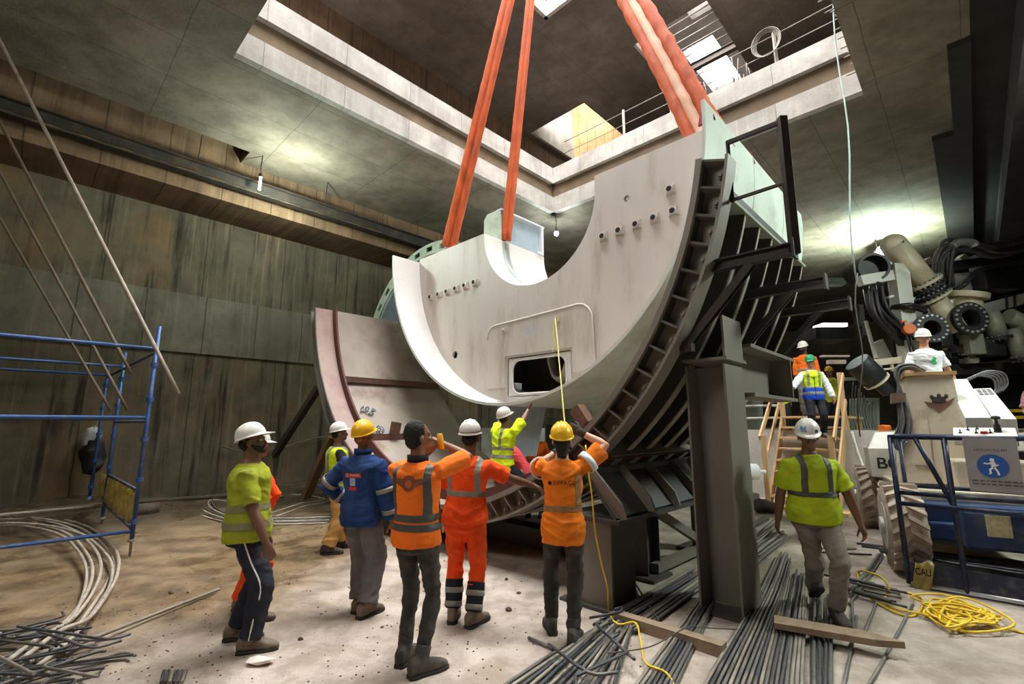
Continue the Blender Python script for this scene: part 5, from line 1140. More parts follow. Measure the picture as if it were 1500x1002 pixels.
# yellow hose and cord
YEL = pm('yellow_hose', (232, 196, 40), .45, 0, .06, 8, (180, 140, 40), 6, .3); random.seed(5)
pts = [gnd(1256, 838), gnd(1262, 862), gnd(1290, 888), gnd(1336, 905), gnd(1352, 880), gnd(1318, 868), gnd(1300, 872), gnd(1312, 894)]
for i in range(46):
    a = i * 1.93 + random.uniform(-.4, .4); a += random.uniform(-.7, .7); rx, ry = random.choice([30, 45, 60, 75, 92]) * random.uniform(.7, 1.05), random.uniform(5, 27); pts.append(gnd(1398 + rx * math.cos(a), 897 + ry * math.sin(a) + .16 * rx * math.cos(a), random.uniform(.02, .10)))
pts += [gnd(1460, 918, .03), gnd(1490, 925, .01), gnd(1540, 940, .01)]
mb = MB(); mb.tube(spline([Vector((p.x, p.y, max(p.z, .012))) for p in pts], 8), .0105, 6); tag(mb.build('hose', YEL), 'tangled bright yellow hose on the floor in front of the lift', 'hose')
mb = MB(); mb.tube(spline([gnd(1256, 838, .012), gnd(1264, 836, .10), gnd(1290, 845, .16), gnd(1302, 862, .08), gnd(1296, 872, .012)], 8), .0105, 6); tag(mb.build('hose', YEL), 'short loop of yellow hose rising over the black bars', 'hose')
pts = [atS(862, 690, 4.05), atS(868, 735, 4.04), atS(872, 780, 4.04), atS(882, 830, 4.04), atS(890, 862, 4.03), gnd(892, 896, .02), gnd(905, 914, .09), gnd(930, 912, .1), gnd(938, 935, .09), gnd(945, 970, .06), gnd(975, 985, .06), gnd(990, 1010, .03), gnd(1004, 1060, .03)]
mb = MB(); mb.tube(spline([atS(858, 652, 4.1)] + pts, 6), .008, 6); tag(mb.build('cord', YEL), 'thin yellow cord hanging down the tapered leg onto the bars', 'cord')
mb = MB(); mb.tube(spline([gnd(890, 957, .1), gnd(950, 948, .1), gnd(985, 930, .12), gnd(1010, 918, .14), gnd(1040, 920, .1), gnd(1080, 922, .1)], 6), .005, 6); tag(mb.build('wire', STRANDD), 'thin grey wire lying over the narrow bundle', 'wire')
# scraps
mb = MB(); random.seed(2); P = gnd(378, 975)
pts = [(P + Vector((random.uniform(-.1, .1), random.uniform(-.05, .05), random.uniform(.01, .05)))) for _ in range(24)]
bm = bmesh.new(); vs_ = [bm.verts.new(p - P) for p in pts]; bmesh.ops.convex_hull(bm, input=bm.verts); bmesh.ops.delete(bm, geom=[v for v in bm.verts if not v.link_faces], context='VERTS'); me = D.meshes.new('paper'); bm.to_mesh(me); bm.free(); me.materials.append(pm('dirty_paper', (222, 208, 196), .8, 0, .1, 20)); o = D.objects.new('paper_scrap', me); COL.objects.link(o); o.location = P; tag(o, 'crumpled white paper scrap by the bearded man front boot', 'scrap')
ROCK = pm('small_stone', (110, 92, 78), .9, 0, .2, 20); random.seed(21)
for i, (x, y) in enumerate([(423, 856), (440, 938), (250, 870), (275, 869), (137, 884), (560, 730 + 190), (745, 895), (760, 870), (742, 850), (250, 745), (270, 748)]):
    r_ = random.uniform(.014, .03); me = None; mb = MB(); p = gnd(x, y)
    mb.sphere(p + UP * r_ * .5, r_, 8, 6, sc=(1, random.uniform(.6, 1), random.uniform(.5, .8)))
    for v in mb.v: v += Vector((noise.noise(v * 60), noise.noise(v * 60 + Vector((5, 0, 0))), 0)) * r_ * .5
    tag(mb.build('stone', ROCK), 'small brown stone lying on the floor among the workers', 'stone', 'small stones on the floor')
mb = MB(); random.seed(4)
for i in range(420):
    x, y = random.gauss(640, 200), random.uniform(780, 1000)
    if i % 3 == 0: x, y = random.uniform(90, 330), random.uniform(860, 1000)
    p = gnd(x, y); r_ = random.uniform(.004, .010); mb.sphere(p + UP * r_ * .4, r_, 5, 3, sc=(1, 1, .6))
tag(mb.build('grit', ROCK), 'dark grit scattered over the pale floor', 'grit', None, 'stuff')
mb = MB(); a, b = atT(0, 745, 13.0), W(8, 13.2, .1); mb.tube([W(-4, 12.6, .12), W(1.5, 12.9, .16), W(4, 12.8, .1), W(8, 13.2, .12)], .05, 8); tag(mb.build('pipe', pm('muddy_pipe', (70, 60, 48), .8)), 'muddy pipe lying along the foot of the left wall', 'pipe')
mb = MB(); p = gnd(208, 757); mb.cyl(p + UP * .12 - SA * .2, p + UP * .12 + SA * .25, .13, 14); tag(mb.build('log', pm('wet_log', (74, 62, 50), .8, 0, .3, 12)), 'short dark log beside the first scaffold post', 'log')
mb = MB(); mb.tube(spline([W(3.8, 14.1, 1.2), W(4.3, 14.08, 1.05), W(5.2, 14.08, 1.1), W(6.2, 14.1, 1.35), W(6.6, 14.1, 1.4)], 6), .02, 6); tag(mb.build('wall_cable', STRANDD), 'loose cable sagging along the lower left wall', 'cable')

# ---------------------------------------------------------------- overhead
DK = pm('dark_rail_steel', (44, 38, 32), .7, .2, .2, 3, (90, 70, 46), 3, .4)
mb = MB(); mb.ibeam(W(-4, 12.3, 7.58), W(9.2, 12.3, 7.58), .22, .34, .03, .02); r_ = mb.build('monorail', DK, None); tag(r_, 'long dark steel rail hanging below the slab along the left', 'rail')
mb = MB(); n = 60; random.seed(8)
for i in range(n + 1):
    s_ = -1 + 8 * i / n; h = .05 + .07 * abs(noise.noise((s_ * 1.7, 0, 0))) ; mb.v += [W(s_, 12.2, 7.44), W(s_, 12.26, 7.44 + h), W(s_, 12.29, 7.44)]
for i in range(n):
    for k in range(2): a = i * 3 + k; mb.f.append([a, a + 3, a + 4, a + 1]); mb.m.append(0); mb.sm.append(True)
tag(mb.build('grout_ridge', pm('tan_grout', (150, 118, 80), .95, 0, .25, 8), None), 'crusty tan grout caked on the hanging rail', 'grout', None, 'stuff')
for s_ in (2.2, 5.2):
    mb = MB(); mb.tube([W(s_, 12.2, 7.7), W(s_, 12.1, 8.35)], .012, 6); tag(mb.build('rail_hanger', DK), 'thin hanger rod holding the dark rail', 'hanger', 'hanger rods of the rail')
# tube lamp on the slot corner
p = atT(381, 268, 12.0); lt = thing('tube_lamp', 'lit fluorescent tube lamp hanging under the slab corner on the left', 'lamp', p)
EMC = pm('lamp_glow', (225, 255, 240), emit=18); EMW = pm('bulb_glow', (230, 250, 255), emit=40)
mb = MB(); mb.cyl(p - UP * .18, p + UP * .18, .03, 10); mb.build('tube', EMC, lt)
mb = MB(); mb.cbox(p + UP * .2, .07, .07, .08); mb.tube([p + UP * .2, p + UP * .45 + SB * .05, W(ST(p)[0], 12.0, CEIL)], .012, 6); mb.build('holder', DK, lt)
p = W(11.2, 8.86, 7.72); lt = thing('bulb_lamp', 'bright bulb hanging on a cable from the far shaft corner', 'lamp', p)
mb = MB(); mb.sphere(p, .075, 14, 10); mb.build('bulb', EMW, lt); mb = MB(); mb.cyl(p + UP * .06, p + UP * .17, .035, 10); mb.tube([p + UP * .15, p + UP * .5, W(11.16, 8.9, 8.5), W(11.14, 8.92, 10.0)], .012, 6); mb.build('cable', DK, lt)
p = W(12.9, 1.05, 7.3); q = atY(1292, 367, 16.0)
lt = thing('flood_lamp', 'glaring flood lamp above the round duct mouth on the right', 'lamp', q)
mb = MB(); mb.sphere(q, .17, 14, 10); mb.build('lens', EMW, lt); mb = MB(); mb.ring(q - UP * .02 + Vector((.02, .1, 0)), (0, 1, 0), .1, .16, .12, 16); mb.tube([q + Vector((0, .2, 0)), q + Vector((0, .22, .5))], .02, 6); mb.build('housing', DK, lt)
# edge of the shaft: starter bars, guard ropes, coil
STEELG = pm('grey_starter_bar', (120, 112, 104), .6, .4, .15)
random.seed(31)
for i in range(26):
    t_ = random.uniform(2.9, 4.9) if i < 16 else random.uniform(7.0, 8.9); h = random.uniform(.35, 1.0) if i < 16 else random.uniform(.2, .4); a = W(11.3 + random.uniform(-.06, .06), t_, SLAB_T - .06)
    mb = MB(); mb.tube([a, a + UP * h * .6, a + UP * h + SB * random.uniform(-.05, .05)], .011, 6); tag(mb.build('starter_bar', STEELG), 'upright starter bar on the far shaft edge', 'steel bar', 'starter bars on the far shaft edge')
for i in range(14):
    s_ = 8.0 + i * .23; a = W(s_, OT0 - .05, CEIL + .05 + random.uniform(0, .9)); mb = MB(); mb.tube([a, a + SB * random.uniform(.12, .25)], .014, 6); tag(mb.build('starter_bar', STEELG), 'short bar stub poking from the right shaft edge', 'steel bar', 'bar stubs on the right shaft edge')
for h in (.55, .95):
    mb = MB(); mb.tube([W(11.35, 8.6 - i * .39, SLAB_T + h - .04 * math.sin(i * PI / 20)) for i in range(21)], .014, 6); tag(mb.build('guard_rope', pm('pale_rope', (128, 122, 114), .7)), 'upper guard wire along the far shaft edge' if h > .6 else 'lower guard wire along the far shaft edge', 'wire')
for t_ in (6.4, 4.4, 2.35):
    mb = MB(); mb.bar(W(11.35, t_, SLAB_T - .05), W(11.35, t_, SLAB_T + 1.0), .06, .06); tag(mb.build('guard_post', pm('pale_post', (160, 152, 142), .7)), 'pale guard post on the far shaft edge', 'post', 'guard posts on the shaft edge')
mb = MB(); c = W(11.3, 2.5, SLAB_T + .75)
for k_ in range(5): mb.tube([c + SB * ((.24 + .02 * k_) * math.cos(2 * PI * q / 20)) + UP * ((.30 + .015 * k_) * math.sin(2 * PI * q / 20)) - SA * .02 * k_ for q in range(21)], .01, 6, False)
tag(mb.build('wire_coil', STEELG), 'coil of grey wire hung on the guard post', 'coil')
for (a, b, lb, mm, r_) in ((W(11.0, 5.6, 15), W(12.0, 5.05, 9.6), 'thin pale cable hanging in the middle of the shaft', pm('pale_cable', (190, 184, 170), .6), .018), (atS(1221, -20, 8.9), atS(1256, 410, 8.9), 'pale greenish cable hanging at the right shaft corner', pm('green_cable', (170, 190, 180), .6), .012), (atS(1256, 400, 9.0), atS(1262, 640, 9.0), 'grey cable drop continuing beside the stair', STRANDD, .01)):
    mb = MB(); mb.tube([a.lerp(b, i / 10) + SB * .04 * math.sin(i * .9) for i in range(11)], r_, 6); tag(mb.build('hanging_cable', mm), lb, 'cable')
for i in range(5):
    mb = MB(); s_ = 14.3 + i * .42; mb.tube([W(s_, 4.57, 15.5), W(s_, 7.04, 15.5)], .025, 6); tag(mb.build('rod', STEELG), 'dark rod spanning the second upper opening', 'rod', 'rods over the second opening')
# ---------------------------------------------------------------- timber stair
TIM = pm('raw_stair_timber', (196, 160, 116), .8, 0, .12, 4, (140, 106, 74), 4, .45, .3, 30, .006, streak=3)
ts = thing('stair', 'raw timber stair with handrails climbing to the raised deck', 'stair', W(12.2, 2.8, 0))
tl_ = 3.44; tr_ = ST(atS(1219, 660, 11.6))[1]; LZ = 1.95; sA, sB = 11.6, 13.3
NST = 8
for i in range(NST):
    z_ = LZ * (i + 1) / NST; s_ = sA + (sB - sA) * i / NST; mb = MB(); mb.sbox(s_ - .02, s_ + .24, tr_ + .05, tl_ - .05, z_ - .045, z_); mb.build('tread', TIM, ts, .004)
for t_ in (tl_, tr_):
    sgn = 1 if t_ == tl_ else -1
    mb = MB(); mb.prism([W(sA - .1, t_ - .025, 0), W(sA + .15, t_ - .025, 0), W(sB, t_ - .025, LZ - .3), W(sB, t_ - .025, LZ), W(sB - .15, t_ - .025, LZ)], SB * .05); mb.build('stringer', TIM, ts)
    mb = MB(); mb.sbox(sA - .06, sA + .02, t_ - .05, t_ + .05, 0, 1.52); mb.build('newel_post', TIM, ts, .004)
    mb = MB(); mb.sbox(sB - .05, sB + .04, t_ - .05, t_ + .05, .2, LZ + 1.0); mb.build('newel_post', TIM, ts, .004)
    mb = MB(); mb.bar(W(sA - .05, t_ + .06 * sgn, 1.45), W(sB + .05, t_ + .06 * sgn, LZ + .95), .04, .13); mb.build('handrail', TIM, ts, .004)
    mb = MB(); mb.bar(W(sA, t_ + .06 * sgn, .75), W(sB, t_ + .06 * sgn, LZ + .35), .04, .1); mb.build('mid_rail', TIM, ts, .004)
mb = MB(); mb.sbox(sB, sB + 1.9, tr_ - .1, tl_ + .1, LZ - .06, LZ - .005); mb.build('landing', TIM, ts)
for s_ in (sB + .1, sB + 1.8):
    for t_ in (tr_, tl_): mb = MB(); mb.sbox(s_ - .05, s_ + .05, t_ - .05, t_ + .05, DECK - .01, LZ - .06); mb.build('landing_post', TIM, ts)
mb = MB(); mb.sbox(sA - .3, sA + .1, tr_ - .2, tl_ + .25, 0, .06); mb.build('foot_board', TIM, ts)
# by the foot of the wall: roll, block, rubbish
a = atY(1072, 690, 10.6); mb = MB(); mb.cyl(a, a + Vector((.55, .05, -.02)), .17, 20); mb.cyl(a, a + Vector((.75, .05, -.02)), .04, 10); o = mb.build('roll', pm('white_plastic_roll', (220, 220, 222), .4, 0, .04)); tag(o, 'white plastic roll on a spindle by the pale wall', 'roll')
mb = MB(); b_ = Vector((a.x + .3, a.y + .05, 0)); mb.cbox(b_ + UP * .15, .4, .3, .3); mb.cbox(b_ + UP * .45, .05, .2, .32); tag(mb.build('roll_stand', pm('brown_stand', (110, 92, 78), .8, 0, .2)), 'brown timber stand carrying the white plastic roll', 'stand')
p = gnd(1122, 752); mb = MB(); mb.sphere(p + UP * .12, .24, 12, 8, sc=(1, .7, .6))
for v in mb.v: v += noise.noise_vector(v * 7) * .08
tag(mb.build('tarp', pm('dark_tarp', (56, 50, 46), .8, 0, .3, 9)), 'crumpled dark tarp at the stair foot', 'tarp')
mb = MB(); mb.bar(gnd(1092, 778) + UP * .03, gnd(1122, 762) + UP * .03, .12, .05); tag(mb.build('board', GREYD), 'short dark board lying on the floor left of the stair', 'board')
# ---------------------------------------------------------------- boom lift
CREAM = pm('dirty_cream_paint', (204, 192, 168), .5, .05, .08, 3, (136, 116, 90), 3, .5); LWHITE = pm('lift_white_paint', (216, 212, 202), .45, .05, .05, 3, (160, 146, 126), 3, .4)
NAVYP = pm('navy_lift_paint', (26, 36, 62), .45, .15, .12, 6, (110, 106, 100), 8, .45); LBLUE = pm('blue_chassis_paint', (28, 52, 94), .5, .1, .1, 4, (90, 96, 104), 6, .5)
TYRE = pm('dusty_tyre', (188, 170, 152), .9, 0, .12, 8, (84, 74, 66), 6, .5, .3, 40); BLACKR = pm('black_rubber', (26, 26, 27), .6, 0, .15, 8, (70, 66, 60), 6, .3); CHROME = pm('silver_steel', (180, 180, 180), .35, .7, .06)
bl = thing('boom_lift', 'white and navy boom lift with rail basket and cream boom on the right', 'lift', Vector((5.6, 7.0, 0)))
Nw, Fw = Vector((4.86, 6.2, 0)), Vector((6.35, 8.75, 0)); LD = (Fw - Nw).normalized(); WD = Vector((LD.y, -LD.x, 0))
def wheel(c, r_, w_, m=TYRE):
    ax = WD; mb = MB(); c = c + UP * r_
    mb.lathe(c - ax * w_ / 2, ax, [(r_ * .55, 0), (r_ * .9, 0), (r_ * .97, w_ * .08), (r_ * .97, w_ * .92), (r_ * .9, w_), (r_ * .55, w_)], 32)
    n = 22
    for i in range(n):
        th = 2 * PI * i / n
        for sg in (-1, 1):
            e = LD * math.cos(th + (.14 if sg > 0 else 0)) + UP * math.sin(th + (.14 if sg > 0 else 0)); tg = ax.cross(e); c0 = c + e * r_ * .97; L = ax * sg * w_ * .48 + tg * r_ * .22
            mb.par(c0 - e * .01, L, tg * r_ * .1, e * .045)
    o = mb.build('tyre', m, bl); mb = MB(); mb.cyl(c - ax * (w_ / 2 + .01), c + ax * w_ * .3, r_ * .56, 20); mb.cyl(c - ax * (w_ / 2 + .05), c - ax * w_ / 2, r_ * .2, 12); mb.build('rim', LWHITE, o)
for c in (Nw, Fw, Nw + WD * 1.75, Fw + WD * 1.75): wheel(c, .5, .36)
ctr = (Nw + Fw) / 2 + WD * .88
mb = MB(); mb.cbox(ctr + UP * .62, 1.3, 3.0, .36, WD, LD); mb.cbox(Nw + WD * .88 + UP * .5, 1.3, .25, .2, WD, LD); mb.cbox(Fw + WD * .88 + UP * .5, 1.3, .25, .2, WD, LD); mb.build('chassis', LBLUE, bl, .02)
e = Nw + WD * .55 - LD * .45; mb = MB(); mb.cbox(e + UP * .62 + WD * .5, 1.2, .3, .4, WD, LD); hs = mb.build('front_housing', LBLUE, bl, .03)
mb = MB(); mb.cbox(e + UP * .68 + WD * .18 - LD * .155, .2, .01, .22, WD, LD); mb.build('plate', pm('cream_sticker', (196, 186, 150), .6, 0, .2, 20), hs)
mb = MB(); mb.cbox(ctr + UP * .86, 1.5, 2.4, .14, WD, LD); mb.build('turntable', CREAM, bl, .02)
mb = MB(); mb.cbox(ctr + WD * .2 - LD * .1 + UP * 1.1, .8, 1.7, .4, WD, LD); mb.build('engine_cover', CREAM, bl, .03)
# counterweight with its stencilled number
q = atY(1298, 676, 8.15); cw = MB(); u = Vector((.85, -.5, 0)).normalized(); v = Vector((.5, .85, 0)).normalized()
A = atY(1277, 697, 8.1); A.z = .90; cwm = [A, A + u * .62, A + u * .62 + UP * .48, A + UP * .48]
cw.prism([A, A + UP * .46, A + UP * .46 + v * .0, A + u * .6 + UP * .46, A + u * .6], v * .7); cw.prism([A + UP * .46, A + u * .6 + UP * .46, A + u * .5 + UP * .72 + v * .2, A + u * .14 + UP * .72 + v * .2], v * .45)
cwo = cw.build('counterweight', LWHITE, bl, .01)
def text_mesh(body, size, o, ex, ey, name, mat, parent, bold=.0, width=None, off=.004):
    cu = D.curves.new('t', 'FONT'); cu.body = body; cu.size = size; cu.align_x = 'CENTER'; cu.offset = bold; co = D.objects.new('t', cu); COL.objects.link(co); bpy.context.view_layer.update()
    me = D.meshes.new_from_object(co.evaluated_get(bpy.context.evaluated_depsgraph_get())); D.objects.remove(co); D.curves.remove(cu); nn = ex.cross(ey)
    sc_ = 1.0
    if width: xs = [v.co.x for v in me.vertices]; sc_ = width / (max(xs) - min(xs))
    mb = MB(); mb.add([o + ex * v.co.x * sc_ + ey * v.co.y + nn * off for v in me.vertices], [list(p.vertices) for p in me.polygons]); D.meshes.remove(me); return mb.build(name, mat, parent)
BLKP = pm('black_stencil_paint', (28, 26, 26), .7, 0, .1)
text_mesh('B09', .25, A + u * .29 + UP * .14, u, UP, 'stencil_number', BLKP, cwo, .003, .40, .012)
# cream boom riser in front, hoses beside it, crest
b0, b1 = atY(1367, 698, 6.75), atY(1361, 548, 6.85); ru = Vector((.9, -.45, 0)).normalized(); rv = (b1 - b0).normalized(); rn = ru.cross(rv).normalized(); rn = rn if rn.y < 0 else -rn
mb = MB(); w0, w1 = .78, .53; top_, bot_ = b1, b0 - rv * .1
mb.prism([bot_ - ru * w0 / 2, bot_ + ru * w0 / 2, top_ - rv * .5 + ru * (w1 / 2 + .06), top_ + ru * w1 / 2, top_ - ru * w1 / 2, top_ - rv * .9 - ru * (w1 / 2 + .02)], -rn * .36); ri = mb.build('boom_riser', CREAM, bl, .01)
mb = MB(); mb.cbox(top_ - rn * .17 + rv * .0, w1 + .06, .42, .05, ru, rn, rv); mb.build('riser_cap', pm('worn_tan_edge', (170, 132, 84), .6, 0, .2, 8), ri)
mb = MB(); mb.prism([top_ - rv * .55 - ru * .12 + rn * .002, top_ - rv * .5 - ru * .06 + rn * .002, top_ - rv * 1.3 + ru * .0 + rn * .002, top_ - rv * 1.3 - ru * .2 + rn * .002], rn * .03); mb.build('riser_stiffener', CREAM, ri)
ce = top_ - rv * .42 + ru * .1 + rn * .004; CRB = pm('brown_crest', (110, 74, 54), .7, 0, .15); mb = MB()
mb.prism([ce + ru * x + rv * y for x, y in ((-.17, .02), (-.1, .0), (.1, .02), (.17, .07), (.12, -.04), (.06, -.09), (.0, -.15), (-.06, -.09), (-.12, -.06))], rn * .004); cro = mb.build('crest', CRB, ri)
mb = MB()
for x, y in ((-.08, .08), (0, .1), (.08, .09)): mb.sphere(ce + ru * x + rv * y, .032, 10, 8, sc=(1, .3, 1)); 
mb.cbox(ce + rv * .04 + rn * .004, .14, .012, .08, ru, rn, rv); mb.build('crest_dots', pm('dark_crest', (50, 38, 32), .7, 0, .1), cro)
HOSE = pm('grey_hose', (92, 90, 88), .5, .1, .15, 8, (140, 134, 126), 8, .4)
for i in range(7):
    o_ = ru * (.022 * i - .07) - rn * .05 * (i % 2); c0 = top_ + rv * .0
    P = [c0 - ru * .02 - rn * .15 + rv * (.02 + .012 * i), c0 - ru * .22 + rv * (.09 + .012 * i), c0 - ru * (.34 + .010 * i) + rv * (-.0 + .01 * i), c0 - ru * (.37 - .018 * i) - rv * .45, c0 - ru * (.36 - .022 * i) - rv * .7, c0 - ru * (.42 - .028 * i) - rv * .92, c0 - ru * (.43 - .022 * i) - rv * (1.03 - .01 * i), c0 - ru * .35 - rv * 1.1, c0 - ru * .29 - rv * .98]
    mb = MB(); mb.tube(spline([p + rn * (.02 * (i % 3)) for p in P], 6), .017, 6); mb.build('hose', HOSE, ri)
mb = MB(); mb.cbox(top_ - ru * .37 - rv * .35, .16, .12, .14, ru, rn, rv); mb.build('hose_clamp', pm('brown_clamp', (104, 84, 66), .6, .2), ri)
# jib arms leading to the basket
def boxbeam(p, q, w_, h_, name, mat, parent): mb = MB(); mb.bar(p, q, w_, h_); return mb.build(name, mat, parent, .01)
ja = boxbeam(atY(1403, 566, 7.6), atY(1434, 625, 6.1), .24, .24, 'jib_arm', LWHITE, bl)
jb = boxbeam(atY(1440, 578, 7.4), atY(1474, 625, 6.0), .2, .2, 'jib_arm', LWHITE, bl)
d_ = (atY(1474, 625, 6.0) - atY(1440, 578, 7.4)); dn = d_.normalized(); xs = dn.cross(UP).normalized(); yn = xs.cross(dn).normalized(); o_ = atY(1440, 578, 7.4)
mb = MB()
for r_ in range(4):
    for c_ in range(3): mb.cbox(o_ + dn * (.12 + .11 * r_) + xs * (.055 * (c_ - 1)) + yn * .102, .045, .07 if r_ % 2 else .05, .004, xs, dn, yn)
mb.build('warning_marks', BLKP, jb)
for i in range(5):
    c0 = atY(1436, 556, 7.5) + Vector((.05 * i, 0, .02 * i)); mb = MB(); mb.tube(spline([c0 + Vector((-.35, 0, -.08)), c0 + Vector((-.1, 0, .05)), c0 + Vector((.18, 0, .02)), c0 + Vector((.22, 0, -.14)), c0 + Vector((.12, 0, -.26))], 6), .015, 6); mb.build('cable_loop', HOSE, jb)
# basket
BS, BT = 7.06, ST(gnd(1331, 863))[1]; Bt2 = -1.15; z0, ztop = .03, ST(atS(1299, 640, 7.06))[2]; BSb = 7.95
bk = MB(); bk.sbox(BS, BSb, Bt2, BT, z0, z0 + .04); bko = bk.build('basket_floor', NAVYP, bl)
mb = MB(); mb.sbox(BS - .012, BS, Bt2, BT, z0 + .02, z0 + .23); mb.build('toe_board', NAVYP, bl)
def rail(p, q, name='basket_rail', r_=.024, m=NAVYP): mb = MB(); mb.tube([p, q], r_, 10); return mb.build(name, m, bl)
rail(W(BS, BT + .02, ztop), W(BS, Bt2, ztop), r_=.027); rail(W(BSb, BT, ztop), W(BSb, Bt2, ztop), m=LBLUE); rail(W(BS, BT, ztop), W(BSb, BT, ztop), m=LBLUE)
zm = ST(atS(1313, 721, 7.06))[2]; zm2 = ST(atS(1314, 736, 7.06))[2]
rail(W(BS, BT, zm), W(BS, Bt2, zm)); rail(W(BS - .05, BT, zm2), W(BS - .05, Bt2, zm2)); rail(W(BS, BT, z0 + .01), W(BS, Bt2, z0 + .01), m=CHROME); rail(W(BSb, BT, zm), W(BSb, Bt2, zm))
for t_ in (BT, ST(atS(1411, 829, 7.06))[1], Bt2): rail(W(BS, t_, z0), W(BS, t_, ztop), 'basket_post', .027)
for t_ in (BT, Bt2): rail(W(BSb, t_, z0), W(BSb, t_, ztop), 'basket_post')
rail(W(BS, ST(atS(1339, 637, 7.06))[1], ztop), W(BS, ST(atS(1396, 730, 7.06))[1], zm2), 'basket_brace', .024)
# control panel with joystick and buttons
cz = ztop + .02; ct0, ct1 = ST(atS(1395, 628, 7.2))[1], ST(atS(1489, 628, 7.2))[1]
mb = MB(); mb.prism([W(7.14, ct0, cz - .1), W(7.14, ct0, cz), W(7.4, ct0, cz + .09), W(7.4, ct0, cz - .1)], SB * (ct1 - ct0)); cp = mb.build('control_panel', LWHITE, bl, .01)
pn_ = lambda t_, u_: W(7.14 + .26 * u_, t_, cz + .09 * u_)
tm = ct0 + (ct1 - ct0) * .72; mb = MB(); mb.lathe(pn_(tm, .5), UP, [(.035, 0), (.028, .02), (.034, .035), (.024, .05), (.03, .065), (.02, .08), (.014, .1), (.014, .13), (.035, .135), (.04, .15), (.03, .165), (.001, .17)], 14); mb.build('joystick', BLACKR, cp)
mb = MB(); mb.cyl(pn_(ct0 + (ct1 - ct0) * .5, .3), pn_(ct0 + (ct1 - ct0) * .5, .3) + UP * .025, .03, 14); mb.build('stop_button', pm('red_button', (200, 30, 40), .4), cp)
for f_, u_ in ((.12, .3), (.25, .65), (.38, .3), (.4, .75), (.6, .35)):
    c = pn_(ct0 + (ct1 - ct0) * f_, u_); mb = MB(); mb.cyl(c, c + UP * .015, .014, 8); mb.cyl(c + UP * .01, c + UP * .045, .006, 6); mb.build('switch', BLACKR, cp)
# sign
sg = [atS(1409, 641, 7.0), atS(1487, 637, 7.0), atS(1499, 716, 7.0), atS(1425, 719, 7.0)]
sx = (sg[1] - sg[0]).normalized(); n_ = sx.cross(UP).normalized(); n_ = n_ if n_.y < 0 else -n_
t0_, t1_ = ST(sg[0])[1], ST(sg[1])[1]; zs0, zs1 = ST(sg[3])[2], ST(sg[0])[2]
SGM = pm('dusty_sign_board', (146, 141, 143), .45, 0, .08, 5, (140, 134, 130), 4, .4)
mb = MB(); mb.sbox(6.99, 7.0, t1_, t0_, zs0, zs1); so = mb.build('sign_board', SGM, bl)
ex, ey = -SB, UP; cs = W(6.988, (t0_ + t1_) / 2, 0); SBL = pm('sign_blue', (34, 84, 156), .5, 0, .04); zc_ = ST(atS(1457, 683, 7.0))[2]
mb = MB(); cc = Vector((cs.x, cs.y, zc_)); mb.cyl(cc + SA * .0, cc - SA * .004, .118, 40); mb.build('blue_disc', SBL, so)
fig = []
def limb2(mb, pts, w_):
    for p, q in zip(pts, pts[1:]): P, Q = [cc - SA * .007 + ex * a * .72 + ey * b * .72 for a, b in (p, q)]; mb.bar(P, Q, w_ * .72, .004, SA)
mb = MB(); mb.cyl(cc - SA * .005 + ey * .062, cc - SA * .009 + ey * .062, .018, 14); limb2(mb, [(.0, .06), (.01, -.01)], .05); limb2(mb, [(-.005, .05), (-.05, .03), (-.09, .04)], .018); limb2(mb, [(.01, .05), (.04, .01), (.06, .025)], .018); limb2(mb, [(.015, -.02), (.04, -.065), (.05, -.12)], .022); limb2(mb, [(.0, -.02), (-.035, -.045), (-.03, -.1)], .022); limb2(mb, [(-.03, -.1), (-.05, -.105)], .018)
mb.build('walking_figure', pm('sign_white', (226, 226, 226), .5, 0, 0), so)
text_mesh('HASSAN ALLAM', .036, cs - SA * .004 + UP * (ST(atS(1451, 661, 7.0))[2]), ex, ey, 'sign_lettering', BLKP, so, 0, .24)
# small print under the disc: two thin illegible rows
for k_, zz in enumerate((706, 711)):
    mb = MB(); zq = ST(atS(1460, zz, 7.0))[2]; x = -.17
    while x < .17: wd = .02 + .03 * ((x * 77) % 1); mb.par(cs + ex * x + UP * zq - SA * .003, ex * wd, UP * .011, SA * .002); x += wd + .012
    mb.build('sign_small_print', pm('grey_print2', (70, 66, 66), .7, 0, 0), so)
# worn yellow rag on the toe board, orange beacon
pz = atS(1352, 835, 7.03); mb = MB(); n = 8
for i in range(n + 1):
    for j in range(n + 1): mb.v.append(atS(1341 + 28 * i / n - 6 * j / n, 824 + 46 * j / n + 2 * math.sin(i), 7.02 - .015 * math.sin(i * 1.7 + j * .6)))
for i in range(n):
    for j in range(n): a = i * (n + 1) + j; mb.f.append([a, a + n + 1, a + n + 2, a + 1]); mb.m.append(0); mb.sm.append(True)
o = mb.build('cement_bag_flap', pm('dirty_yellow_plastic', (178, 158, 92), .5, 0, .2, 8, (110, 96, 60), 6, .5), None); md = o.modifiers.new('t', 'SOLIDIFY'); md.thickness = .005; tag(o, 'torn yellowish plastic with black letters hung on the basket toe board', 'plastic scrap')
text_mesh('CAU', .1, atS(1353, 843, 6.98), (-SB + UP * .0).normalized(), UP, 'lettering', BLKP, o, .002, .13)
mb = MB(); q = atY(1296, 627, 8.25); mb.cbox(q, .14, .14, .1); mb.build('beacon', pm('orange_beacon', (240, 120, 30), .4, 0, .05), bl, .02)
